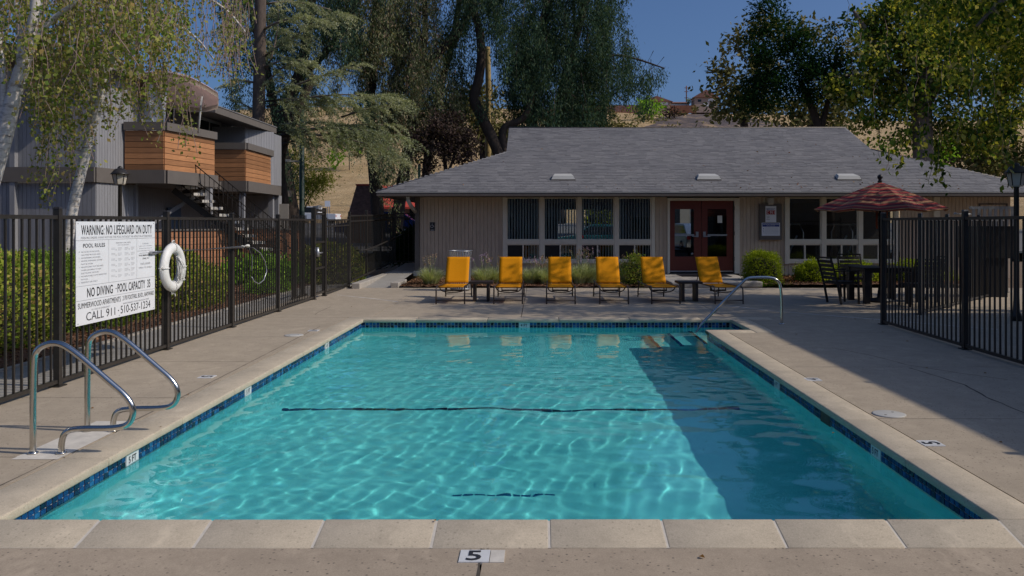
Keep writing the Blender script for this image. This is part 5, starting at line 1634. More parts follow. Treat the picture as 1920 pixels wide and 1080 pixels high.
# stair
stt = thing('outdoor_stair', (-9.8, 23.0, 0), 'open tread outdoor stair with black handrails coming down from the near balcony', 'stair')
ns = 14
a0, a1_ = Vector((-9.55, 22.3, 2.60)), Vector((-6.85, 22.9, .20))
for k in range(ns):
    p = a0.lerp(a1_, k / (ns - 1))
    MB().box(p.x - .16, p.x + .16, p.y - .55, p.y + .55, p.z - .07, p.z, rz=R(38)).build('tread', M_('patch'), stt, world=True)
dv = (a1_ - a0).normalized(); sv = Vector((0, 1, 0))
for s in (-.30, .30):
    MB().bar(a0 + sv * s + Vector((-.2, 0, -.10)), a1_ + sv * s + Vector((.1, 0, -.12)), .05, .16, up=(0, 0, 1)).build('stringer', M_('iron'), stt, world=True)
for s in (-.55, .45):
    o_ = sv * s
    for hgt in (.95, .55, .12):
        MB().tube([a0 + o_ + Vector((0, 0, hgt)), a1_ + o_ + Vector((0, 0, hgt))], .022, 6).build('handrail', M_('iron'), stt, world=True)
    for k in range(0, 25):
        p = a0.lerp(a1_, k / 24) + o_
        MB().tube([p + Vector((0, 0, 0)), p + Vector((0, 0, .95))], .009, 4).build('baluster', M_('iron'), stt, world=True)
# wood screen walls round the ground floor patios
def board_wall(a, b, z0, z1, lab, n=8):
    a, b = Vector((*a, 0)), Vector((*b, 0)); d = b - a
    t = thing('wood_screen', a, lab, 'wood wall', 'orange board walls round the ground floor patios')
    hb_ = (z1 - z0) / n; L = d.length
    m_ = MB(); m_.bar(Vector((0, 0, 0)), Vector((L, 0, 0)), .06, hb_ - .012, up=(0, 0, 1)); me_ = m_.mesh('board'); me_.materials.append(M_('retaining_board'))
    for k in range(n):
        piece('board', me_, t, (0, 0, z0 + hb_ * (k + .5)), (0, 0, math.atan2(d.y, d.x)))
    m_ = MB(); m_.bar(Vector((0, 0, 0)), Vector((L, 0, 0)), .03, z1 - z0 - .03, up=(0, 0, 1)); me_ = m_.mesh('backing'); me_.materials.append(M_('joint'))
    piece('backing', me_, t, (0, 0, (z0 + z1) / 2), (0, 0, math.atan2(d.y, d.x)))
    m_ = MB(); m_.bar(Vector((0, 0, 0)), Vector((L, 0, 0)), .14, .04, up=(0, 0, 1)); me_ = m_.mesh('cap_board'); me_.materials.append(M_('trim_brown'))
    piece('cap_board', me_, t, (0, 0, z1 + .022), (0, 0, math.atan2(d.y, d.x)))
board_wall((-9.9, 20.2), (-8.2, 22.7), 0, 1.42, 'orange board wall left of the outdoor stair')
board_wall((-8.7, 23.75), (-7.58, 23.8), 0, 1.45, 'orange board wall behind the outdoor stair treads')
board_wall((-7.5, 23.6), (-6.75, 23.75), 0, 1.42, 'orange board wall right of the outdoor stair')

rb = thing('apartment_building', (-16, -26, 0), 'unseen two storey wing added behind the near end to darken window reflections', 'apartment building')  # added out of view so the club house panes mirror something dark
MB().box(-24, 14, -36, -26, -.1, 6.6).build('wall', M_('siding_grey'), rb, world=True)
MB().box(-24.8, 14.8, -36.8, -25.2, 6.6, 6.85).build('roof', M_('trim_brown'), rb, world=True)
for k in range(8):
    for z in (.9, 3.8):
        w_ = MB().box(-20.5 + k * 4.1, -18.7 + k * 4.1, -26, -25.92, z, z + 1.35).build('window', M_('trim_cream'), rb, world=True)
        MB().box(-20.42 + k * 4.1, -18.78 + k * 4.1, -25.92, -25.90, z + .08, z + 1.27).build('pane', M_('window_dark'), w_, world=True)

# building that shades the right of the deck (outside the picture)
sb = thing('apartment_building', (10.9, 4, 0), 'two storey apartment wing standing to the right of the pool', 'apartment building')
EH = 6.0; EXr = 3.36 + EH * SUN.x / SUN.z; EYc = 14.9 + EH * SUN.y / SUN.z
MB().box(EXr + .6, EXr + 12, -14, EYc - .5, 0, EH - .05).build('wall', M_('siding_beige'), sb, world=True)
MB().box(EXr, EXr + 12.6, -14.6, EYc, EH - .2, EH).build('roof', M_('trim_brown'), sb, world=True)
for y in range(-12, int(EYc) - 1, 3):
    for z in (.9, 3.7):
        w_ = MB().box(EXr + .52, EXr + .60, y, y + 1.6, z, z + 1.3).build('window', M_('trim_cream'), sb, world=True)
        MB().box(EXr + .50, EXr + .52, y + .08, y + 1.52, z + .08, z + 1.22).build('pane', M_('window_dark'), w_, world=True)

# ================================================================== TREES
def tree(name, base, lab, group=None, cat='tree'):
    return thing(name, base, lab, cat, group)
def limb(t, pts, rs, m='bark_dark', name='trunk', n=10):
    q = smooth_path(pts, it=2)
    k = len(q); rr = [rs[0] + (rs[-1] - rs[0]) * (i / (k - 1)) for i in range(k)]
    return MB().tube(q, rr, n).build(name, M_(m), t, world=True)

# --- two birches at the left, long hanging twigs
def birch(trunks, Y, lab, region, nst, seed, dens):
    r = np.random.default_rng(seed)
    b0 = P(*trunks[0][0][0], Y); t = tree('birch_tree', (b0.x, b0.y, 0), lab, 'birch trees behind the left fence')
    for i, (pts, r0, r1) in enumerate(trunks):
        limb(t, pix(pts, Y), (r0, r1), 'birch_bark', 'trunk' if i == 0 else 'branch')
    xs_, ylow, xr = region
    V = []; mb = MB()
    for k in range(nst):
        px = r.uniform(*xr)
        low = np.interp(px, xs_, ylow)
        Yd = Y + r.normal() * 1.3
        top_py = r.uniform(-130, max(-20, low - 40) * .75)
        bot = min(low, top_py + r.uniform(80, 230)) + r.normal() * 14
        if bot - top_py < 25: continue
        tp = P(px, top_py, Yd); L = (bot - top_py) * Yd / FOC
        s = strand_pts(tp, L, 14, r.uniform(.05, .35), r)
        mb.tube([Vector(p) for p in s[::3]], .005, 3, cap=False)
        dn = dens(px)
        n = int(L * 38 * dn)
        if n < 2: continue
        ti = r.uniform(.05, 1, n) * 13; i0 = np.minimum(12, ti.astype(int)); f = (ti - i0)[:, None]
        C = s[i0] * (1 - f) + s[i0 + 1] * f + r.normal(size=(n, 3)) * .045
        dd = r.normal(size=(n, 3)); dd[:, 2] -= .8
        V.append(leaves_np(C, .062, .72, 0, r, unit(dd)))
    mb.build('twigs', M_('twig'), t, world=True, kind='stuff')
    leaf_obj('foliage', M_('leaf_birch'), t, V)
    return t
birch([([(-70, 640), (-40, 420), (8, 262), (28, 170), (50, 100), (66, 40), (72, -60)], .135, .075),
       ([(30, 165), (42, 80), (30, 0), (20, -80)], .06, .03), ([(50, 100), (90, 40), (150, 0), (210, -60)], .05, .02), ([(-10, 330), (10, 200), (0, 60), (-20, -40)], .05, .03)], 12.5,
      'white birch leaning in from the left edge of the photo', ([-60, 0, 40, 70, 120, 160, 240, 330], [60, 130, 120, 230, 210, 160, 110, 90], (-60, 330)), 230, 21, lambda x: 1.0)
birch([([(112, 640), (122, 500), (128, 440), (140, 372), (158, 300), (172, 240), (184, 205), (192, 165), (196, 120), (205, 40), (215, -70)], .105, .05),
       ([(182, 208), (172, 180), (166, 140), (160, 60), (150, -40)], .05, .02), ([(190, 160), (215, 110), (245, 60), (262, 0), (280, -60)], .05, .02),
       ([(172, 215), (150, 160), (118, 166), (95, 175)], .03, .012), ([(160, 290), (138, 276), (115, 266), (104, 240)], .028, .012), ([(200, 60), (290, 30), (360, 60), (400, 110)], .04, .012), ([(215, -20), (330, -30), (420, 10), (460, 60)], .04, .012)], 14.6,
      'white birch standing behind the rules sign', ([-40, 60, 95, 130, 165, 200, 235, 262, 300, 330, 350, 372, 395, 430, 470], [160, 210, 385, 372, 230, 250, 215, 285, 180, 262, 300, 160, 130, 175, 120], (40, 470)), 360, 22, lambda x: 1.0 if x < 250 else (.8 if x < 360 else .30))

# --- deodar cedar: flat drooping blue green sprays
def cedar():
    r = np.random.default_rng(31); Y = 31.0
    t = tree('cedar_tree', (P(500, 500, Y).x, Y, 0), 'blue green cedar with flat drooping sprays behind the apartment balconies')
    limb(t, pix([(492, 520), (486, 380), (484, 240), (487, 120), (488, 30), (490, -120)], Y), (.27, .20), 'bark_mid')
    limb(t, pix([(545, 520), (530, 380), (520, 300), (545, 230), (590, 140)], Y + .8), (.30, .14), 'bark_dark', 'branch')
    V = []; tw = MB()
    br = [((488, 10), (560, -10), (650, 30), 1.2), ((488, 60), (540, 20), (610, 40), 1.0), ((488, 60), (440, 40), (400, 70), .8), ((488, 130), (540, 100), (590, 120), 1.0),
          ((488, 110), (560, 60), (640, 20), 1.3), ((488, 170), (545, 95), (570, 130), 1.0), ((500, 180), (600, 140), (690, 118), 1.0),
          ((500, 190), (590, 175), (680, 205), 1.4), ((500, 200), (640, 160), (765, 190), 1.5), ((520, 210), (620, 185), (730, 178), 1.2), ((500, 240), (600, 215), (700, 250), 1.2),
          ((510, 250), (640, 225), (768, 262), 1.5), ((520, 255), (650, 240), (755, 300), 1.4), ((520, 260), (610, 230), (690, 245), 1.2), ((488, 160), (450, 140), (420, 165), .8),
          ((488, 220), (460, 190), (435, 190), .6), ((530, 270), (590, 250), (660, 275), 1.0), ((600, 240), (680, 230), (740, 235), 1.0), ((600, 250), (700, 255), (745, 290), 1.0), ((500, 130), (530, 60), (520, -20), 1.1), ((490, 20), (450, 10), (425, 30), .8), ((640, 220), (700, 195), (750, 200), 1.0)]
    for (a, m_, b, hang) in br:
        yo = r.uniform(-1.6, 1.4)
        p0, p1, p2 = np.array(P(*a, Y)), np.array(P(*m_, Y + yo * .5)), np.array(P(*b, Y + yo))
        N = 90
        tt = np.linspace(0, 1, N)[:, None]
        line = (1 - tt) ** 2 * p0 + 2 * tt * (1 - tt) * p1 + tt ** 2 * p2
        tw.tube([Vector(q) for q in line[::15]], [.05, .045, .04, .03, .02, .012][:len(line[::15])], 5)
        dmain = unit((p2 - p0)[None])[0]
        L = np.linalg.norm(p2 - p0)
        nb = int(L * 10)
        for k in range(nb):
            s = r.uniform(.08, 1); i = int(s * (N - 1)); c = line[i]
            side = r.choice([-1, 1]); ang = r.uniform(.45, 1.0) * side
            perp = np.array([-dmain[1], dmain[0], 0]); perp /= np.linalg.norm(perp) + 1e-9
            d = dmain * math.cos(ang) + perp * math.sin(ang); d[2] += r.uniform(-.25, .2)
            bl = r.uniform(.45, 1.15) * (1.15 - s * .5) * min(1.2, hang)
            m = int(bl * 62); q = np.linspace(0, 1, m)[:, None]
            bpts = c + d * q * bl; bpts[:, 2:] -= (.42 * hang * q ** 2.0) * bl * r.uniform(.6, 1.3)
            C = np.repeat(bpts, 2, 0) + r.normal(size=(m * 2, 3)) * [.025, .025, .018]
            dd = d + r.normal(size=(len(C), 3)) * .6; dd[:, 2] += .1
            V.append(leaves_np(C, .085, .30, 0, r, unit(dd)))
            if r.uniform() < .25 * hang:   # small hanging tassels
                m = int(r.uniform(6, 26)); e = bpts[-1]
                C = e + np.stack([r.normal(size=m) * .04, r.normal(size=m) * .04, -np.linspace(0, m * .028, m)], -1)
                V.append(leaves_np(C, .09, .3, 1.2, r))
    tw.build('branches', M_('bark_grey'), t, world=True, kind='stuff')
    leaf_obj('foliage', M_('leaf_cedar'), t, V)
cedar()

# --- weeping eucalyptus trees behind the club house and beside it
def euc(lab, Y, limbs, clumps, leafm, seed, lsize=.155, dn=1.0, spread=1.5, m='bark_dark'):
    r = np.random.default_rng(seed)
    b = P(*limbs[0][0][0], Y); t = tree('eucalyptus_tree', (b.x, Y, hz(b.x, Y)), lab, 'tall eucalyptus trees behind the club house')
    for i, (pts, r0, r1) in enumerate(limbs):
        limb(t, pix(pts, Y), (r0, r1), m, 'trunk' if i == 0 else 'branch')
    V = []; tw = MB(); cell = {}
    for (px, py, rx, ry, w) in clumps:
        area = rx * ry * (Y / FOC) ** 2 * 3.14
        ns_ = int(area * 3.3 * dn * w) + 2
        for k in range(ns_):
            a = r.uniform(0, 6.28); q = math.sqrt(r.uniform(0, 1))
            cx_, cy_ = px + rx * q * math.cos(a), py + ry * q * math.sin(a)
            Yd = Y + r.normal() * spread
            top = P(cx_, cy_ - ry * .35, Yd)
            L = r.uniform(.6, 2.1) * min(1.4, ry / 50 + .35)
            n = int(L * 105)
            z = r.uniform(0, 1, n) ** .85; ph = r.uniform(0, 6.28); sway = r.uniform(0, .45)
            wd = (.07 + .17 * np.sin(np.clip(z * 3.0 + .15, 0, 3.1)))
            C = np.stack([top.x + sway * math.cos(ph) * z + r.normal(size=n) * wd, top.y + sway * math.sin(ph) * z + r.normal(size=n) * wd, top.z - L * z + r.normal(size=n) * .05], -1)
            dd = r.normal(size=(n, 3)) * .45; dd[:, 2] -= 1.0
            V.append(leaves_np(C, lsize, .26, 0, r, unit(dd)))
            if k % 3 == 0: tw.tube([top + Vector((r.normal() * .3, 0, .5)), top, top + Vector((sway * math.cos(ph) * .5, sway * math.sin(ph) * .5, -L * .6))], [.02, .014, .005], 3, cap=False)
    tw.build('branchlets', M_(m), t, world=True, kind='stuff')
    leaf_obj('foliage', M_(leafm), t, V)
# A: dark one at the left behind the cedar
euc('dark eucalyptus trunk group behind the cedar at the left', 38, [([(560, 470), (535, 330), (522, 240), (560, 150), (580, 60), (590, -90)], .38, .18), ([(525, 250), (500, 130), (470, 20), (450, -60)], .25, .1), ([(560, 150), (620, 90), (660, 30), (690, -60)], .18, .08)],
    [(470, 40, 60, 70, 1.2), (560, 40, 60, 60, 1.3), (620, 20, 60, 45, 1.2), (545, 130, 40, 60, 1.1), (520, 200, 45, 40, .9), (500, 240, 40, 40, .6), (600, 150, 16, 30, .5), (650, 50, 35, 40, .9), (440, 150, 30, 50, .5), (680, 230, 30, 60, .6), (540, 320, 26, 40, .5), (460, -50, 60, 50, 1), (580, -60, 70, 50, 1), (680, -50, 50, 50, .9)], 'leaf_euc_dark', 41, dn=1.1)
# B: the middle one, with pinkish dead leaves, over the red roofed building
euc('eucalyptus with pinkish twigs and forked dark trunk left of the club house roof', 40, [([(715, 520), (708, 390), (700, 300), (690, 220), (700, 120), (705, 20), (710, -90)], .36, .16), ([(738, 520), (745, 400), (770, 250), (785, 150), (830, 90), (880, 30), (900, -60)], .34, .12), ([(785, 160), (800, 60), (790, -60)], .2, .09), ([(700, 150), (660, 60), (640, -40)], .14, .06)],
    [(640, 30, 40, 50, 1.2), (640, 90, 30, 40, 1.1), (700, 40, 55, 60, 1.5), (740, 100, 60, 60, 1.6), (770, 30, 60, 60, 1.5), (770, 160, 40, 45, 1.5), (800, 110, 40, 60, 1.3), (745, 165, 40, 50, 1.2), (690, 110, 20, 30, .9), (840, 200, 30, 60, 1.0), (790, 220, 40, 50, 1.1), (720, 215, 35, 30, .9), (735, 300, 26, 55, .9), (715, 260, 26, 40, .8), (668, 135, 12, 40, .7), (745, 60, 30, 40, 1.2), (710, -60, 60, 50, 1), (790, -60, 60, 50, 1), (880, -60, 50, 50, .9), (640, -40, 40, 50, .9)], 'leaf_euc', 42, dn=1.3)
# C: thin hanging curtain between
euc('thin eucalyptus with long hanging curtains of leaves left of the bent trunk', 43, [([(790, 470), (800, 300), (815, 200), (850, 80), (870, -60)], .26, .12), ([(850, 90), (880, 20), (890, -60)], .12, .06)],
    [(850, 40, 30, 50, .9), (870, 110, 22, 60, .9), (840, 150, 18, 60, .9), (880, 40, 25, 40, .9), (860, 190, 16, 45, .9), (825, 130, 20, 60, 1.0), (905, 20, 30, 30, .8), (830, 60, 20, 50, .9), (870, -60, 50, 50, .8)], 'leaf_euc_dark', 43, dn=.85)
# D: bent bare trunk and E: the big dark crown behind the ridge
euc('eucalyptus with bent bare trunk rising over the left end of the club house roof', 39, [([(985, 420), (950, 320), (925, 262), (893, 200), (888, 182), (898, 150), (904, 100), (898, 50), (888, 20), (880, -70)], .33, .15), ([(960, 330), (940, 260), (945, 235), (985, 225), (1000, 170)], .22, .12)],
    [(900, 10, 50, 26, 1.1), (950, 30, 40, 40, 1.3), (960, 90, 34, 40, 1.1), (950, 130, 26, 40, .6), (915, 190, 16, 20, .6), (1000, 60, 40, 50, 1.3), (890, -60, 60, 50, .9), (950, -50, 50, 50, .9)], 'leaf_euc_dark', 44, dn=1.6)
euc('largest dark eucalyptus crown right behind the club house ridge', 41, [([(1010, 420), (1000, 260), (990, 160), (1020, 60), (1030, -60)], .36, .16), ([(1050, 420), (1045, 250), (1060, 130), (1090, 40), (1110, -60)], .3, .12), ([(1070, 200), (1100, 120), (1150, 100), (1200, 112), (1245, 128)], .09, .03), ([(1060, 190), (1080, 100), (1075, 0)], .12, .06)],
    [(1000, 180, 46, 60, 1.6), (1050, 150, 60, 70, 1.5), (1020, 60, 60, 60, 1.4), (1090, 60, 60, 60, 1.4), (1100, 140, 50, 55, 1.4), (1060, 220, 50, 30, 1.5), (1140, 30, 40, 36, 1.3), (1150, 90, 36, 36, 1.3), (1100, 200, 36, 30, 1.0), (1190, 130, 42, 30, 1.5), (1200, 150, 30, 25, 1.3), (1140, 150, 22, 40, .9), (1235, 132, 18, 10, 1.0), (1150, 8, 30, 14, 1.1), (980, 120, 30, 40, 1.1), (1125, 190, 18, 30, .8), (1030, -60, 60, 60, 1), (1110, -70, 60, 60, 1), (1075, -40, 60, 50, 1)], 'leaf_euc_dark', 45, dn=1.35, lsize=.16)
# straw coloured dead trunk
t = tree('bare_trunk', (P(915, 300, 46).x, 46, hz(-3, 46)), 'short yellowish bare trunk standing right of the bent trunk')
limb(t, pix([(916, 420), (915, 250), (916, 170), (914, 88)], 46), (.18, .15), 'bark_yellow')

# generic rounded crown
def crown_tree(name, lab, Y, limbs, clumps, leafm, seed, ls=.25, asp=.5, dn=1.0, group=None, m='bark_dark', depth=1.0, sig=.35, cat='tree', base_z=None, gap=1.0):
    r = np.random.default_rng(seed)
    b = P(*limbs[0][0][0], Y)
    t = tree(name, (b.x, Y, hz(b.x, Y) if base_z is None else base_z), lab, group, cat)
    for i, (pts, r0, r1) in enumerate(limbs):
        limb(t, pix(pts, Y), (r0, r1), m, 'trunk' if i == 0 else 'branch')
    V = []
    for (px, py, rx, ry, w) in clumps:
        c = P(px, py, Y + r.normal() * .4 * depth); s = Y / FOC
        rad = (rx * s, max(rx, ry) * s * .8 * depth, ry * s)
        area = rad[0] * rad[2] * 3.14
        n = int(area * w * dn * 130 * (.25 / ls) ** 2 * .85)
        k = max(4, int(area * 2.4 / (sig / .35) ** 2 * gap))
        C = clump_pts(c, rad, n, k, sig, r)
        out_ = unit(C - np.array(c)); dd = out_ * .6 + r.normal(size=C.shape) * .8; dd[:, 2] -= .25
        V.append(leaves_np(C, ls, asp, 0, r, unit(dd)))
    leaf_obj('foliage', M_(leafm), t, V)
    return t
# purple plum
crown_tree('plum_tree', 'dark purple leaved tree left of the club house roof', 33.5, [([(838, 420), (838, 330), (830, 280), (815, 230)], .12, .04), ([(838, 330), (860, 270), (875, 240)], .07, .02)],
    [(830, 262, 44, 40, 1.5), (862, 272, 32, 34, 1.4), (806, 285, 30, 26, 1.3), (840, 235, 34, 26, 1.1), (880, 290, 18, 16, 1.0), (790, 255, 20, 24, .9)], 'leaf_plum', 51, ls=.13, asp=.6, dn=1.3, sig=.22)
# light green far trees behind D
crown_tree('olive_green_tree', 'sunlit olive green tree behind the bent trunk', 60, [([(905, 360), (905, 250), (905, 200)], .3, .1)],
    [(880, 235, 46, 50, 1.3), (930, 230, 44, 60, 1.3), (905, 190, 34, 30, 1.1), (860, 190, 26, 26, 1.0), (950, 270, 30, 40, 1.1)], 'leaf_olive', 52, ls=.36, dn=1.5, sig=.5)
crown_tree('olive_green_tree', 'tall pale olive tree seen between the dark eucalyptus branches', 62, [([(1105, 330), (1110, 240), (1115, 150)], .25, .08)],
    [(1100, 150, 22, 40, .9), (1120, 190, 26, 36, .9), (1085, 190, 22, 30, .9)], 'leaf_olive', 53, ls=.34, dn=1.1, sig=.5)
crown_tree('round_bush', 'rounded olive green bush just above the club house ridge', 52, [([(1115, 300), (1115, 250)], .15, .06)],
    [(1125, 236, 40, 22, 1.6), (1090, 240, 26, 16, 1.4), (1150, 244, 20, 12, 1.3)], 'leaf_olive', 54, ls=.26, dn=1.9, sig=.35, cat='bush')
# willowy yellow green trees on the left slope
crown_tree('young_willow', 'small yellow green feathery tree on the slope left of the lamp pole', 48, [([(545, 440), (540, 370), (530, 320)], .07, .02), ([(552, 440), (575, 380), (600, 340)], .06, .02)],
    [(545, 330, 30, 44, .9), (530, 290, 26, 34, .7), (585, 345, 26, 34, .8), (600, 330, 20, 24, .7), (570, 300, 22, 26, .5)], 'leaf_willow', 55, ls=.16, asp=.3, dn=3.0, sig=.34)
crown_tree('green_bush', 'bright green bush on the golden slope behind the cedar', 150, [([(655, 330), (655, 280)], .1, .05)], [(655, 270, 26, 26, 1.2), (640, 290, 18, 16, 1.1)], 'leaf_green', 56, ls=.8, dn=1.3, sig=1.0, cat='bush')
crown_tree('green_bush', 'bright green bush on the ridge left of the gabled house', 330, [([(1215, 226), (1215, 210)], .3, .1)], [(1222, 204, 24, 14, 1.6), (1200, 210, 14, 9, 1.4)], 'leaf_green', 57, ls=1.3, dn=1.6, sig=1.6, cat='bush')
crown_tree('brown_bush', 'rust brown bush on the ridge below the gabled house', 335, [([(1255, 226), (1255, 212)], .3, .1)], [(1256, 210, 15, 8, 1.4), (1268, 212, 9, 6, 1.2)], 'leaf_plum', 58, ls=1.0, dn=1.5, sig=1.2, cat='bush')
for i, (px, py, rx, ry) in enumerate(((1192, 229, 6, 3), (1215, 219, 9, 2.5), (1310, 205, 10, 3), (1145, 214, 12, 3))):
    crown_tree('dry_bush', ['single tiny dark bush on the pale slope', 'flat brown scrub below the green ridge bush', 'low olive scrub at the foot of the far two storey house', 'dry scrub left of the green ridge bush'][i], 300, [([(px, py + 3), (px, py)], .1, .05)], [(px, py, rx, ry, 1.4)], 'leaf_olive', 60 + i, ls=.8, dn=1.4, sig=.6, cat='bush')
hr = np.random.default_rng(77); VS = []
for k in range(150):
    yy = hr.uniform(105, 420); xx = hr.uniform(-.42, .30) * yy
    n_ = int(hr.uniform(25, 70)); sz = hr.uniform(.4, 1.6) * (1 if yy < 200 else 1.6)
    C = np.array([xx, yy, hz(xx, yy) + sz * .3]) + hr.normal(size=(n_, 3)) * [sz, sz, sz * .35]
    VS.append(leaves_np(C, .45 + sz * .25, .5, 0, hr))
leaf_obj('hill_scrub', M_('leaf_olive'), None, VS, 'stuff')
# dark green tree right of the sky gap
crown_tree('dark_green_tree', 'dense dark green tree at the right of the sky gap', 38, [([(1560, 420), (1552, 300), (1530, 220), (1500, 150)], .3, .12), ([(1540, 240), (1560, 160), (1570, 90)], .15, .06)],
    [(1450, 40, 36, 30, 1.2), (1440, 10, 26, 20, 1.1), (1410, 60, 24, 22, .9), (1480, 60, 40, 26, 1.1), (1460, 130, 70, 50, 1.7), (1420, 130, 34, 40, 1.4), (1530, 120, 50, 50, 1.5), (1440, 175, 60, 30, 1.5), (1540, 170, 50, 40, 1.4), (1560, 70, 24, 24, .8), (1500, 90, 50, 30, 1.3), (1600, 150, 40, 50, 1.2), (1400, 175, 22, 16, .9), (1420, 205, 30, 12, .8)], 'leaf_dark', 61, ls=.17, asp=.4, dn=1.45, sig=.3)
# far oaks and eucalypts behind it
crown_tree('grey_olive_tree', 'greyish olive tree at the left edge of the right tree mass', 75, [([(1400, 300), (1395, 220), (1380, 160)], .5, .2)],
    [(1370, 130, 26, 26, 1.2), (1355, 160, 18, 14, .9), (1395, 165, 42, 40, 1.6), (1370, 195, 34, 30, 1.5), (1420, 90, 40, 40, 1.4), (1460, 60, 50, 26, 1.2), (1338, 128, 10, 8, .8), (1322, 153, 7, 5, .7), (1410, 210, 50, 26, 1.5), (1350, 200, 20, 18, 1.0)], 'leaf_olive', 62, ls=.5, dn=1.3, sig=.75)
crown_tree('grey_olive_tree', 'olive brown tree behind the right part of the club house ridge', 70, [([(1520, 300), (1520, 220)], .4, .2)],
    [(1480, 215, 40, 24, 1.5), (1530, 210, 40, 30, 1.5), (1580, 200, 40, 36, 1.5), (1560, 230, 40, 20, 1.3), (1440, 226, 26, 14, 1.2), (1540, 60, 30, 26, .9), (1600, 100, 30, 50, 1.0)], 'leaf_olive', 63, ls=.48, dn=1.4, sig=.7)
crown_tree('grey_olive_tree', 'pale olive tree beyond the right end of the club house roof', 55, [([(1850, 420), (1850, 330)], .4, .2)],
    [(1850, 290, 50, 46, 1.5), (1900, 270, 50, 50, 1.5), (1800, 270, 40, 40, 1.3), (1860, 320, 60, 20, 1.3), (1780, 300, 30, 20, 1.1), (1900, 200, 50, 50, 1.2), (1930, 320, 40, 30, 1.3)], 'leaf_olive', 64, ls=.32, dn=1.4, sig=.55)
# big yellowing tree behind the roof at the right
crown_tree('amber_tree', 'large tree with thick grey trunk and yellowing leaves behind the right roof slope', 37, [([(1733, 420), (1732, 300), (1728, 230), (1735, 120), (1745, 20), (1750, -80)], .50, .3), ([(1730, 230), (1690, 150), (1640, 80), (1600, 20)], .2, .06), ([(1732, 200), (1800, 110), (1860, 40), (1900, -40)], .2, .08), ([(1595, 140), (1560, 146), (1548, 156)], .10, .05), ([(1690, 160), (1640, 140), (1590, 142)], .12, .08)],
    [(1640, 120, 50, 60, 1.2), (1700, 60, 60, 60, 1.3), (1660, 30, 50, 40, 1.1), (1760, 120, 60, 60, 1.3), (1720, 180, 50, 40, 1.2), (1650, 200, 50, 36, 1.2), (1700, 240, 36, 24, .9), (1820, 60, 60, 60, 1.3), (1870, 130, 50, 60, 1.2), (1790, 200, 50, 40, 1.1), (1760, 20, 60, 40, 1.2), (1880, 20, 50, 50, 1.2), (1930, 90, 40, 90, 1.2), (1760, 262, 40, 24, .9), (1590, 165, 36, 40, 1.0), (1620, 240, 26, 16, .8), (1850, 220, 50, 40, 1.1), (1690, 170, 40, 40, 1.1), (1800, 150, 40, 40, 1.1), (1720, 90, 50, 40, 1.1), (1900, 180, 40, 50, 1.1), (1830, 270, 40, 26, .9), (1660, 90, 40, 40, 1.0), (1780, 240, 30, 20, .8)], 'leaf_amber', 65, ls=.19, asp=.6, dn=1.5, sig=.32, m='bark_grey')
crown_tree('grey_olive_tree', 'olive tree beyond the right end of the club house, mostly outside the picture', 52, [([(2080, 440), (2080, 330)], .35, .15)],
    [(2050, 300, 70, 60, 1.2), (2130, 280, 80, 70, 1.2), (2230, 310, 70, 60, 1.1), (2000, 330, 40, 40, 1.1)], 'leaf_olive', 67, ls=.34, dn=1.2, sig=.55)
crown_tree('green_shrub', 'bright green shrub peeping over the right slope of the club house roof', 39, [([(1750, 420), (1750, 330)], .1, .05)], [(1760, 285, 30, 20, 1.3), (1700, 268, 20, 14, 1.1), (1660, 262, 16, 12, 1.0)], 'leaf_green', 66, ls=.2, dn=1.3, sig=.3, cat='bush')

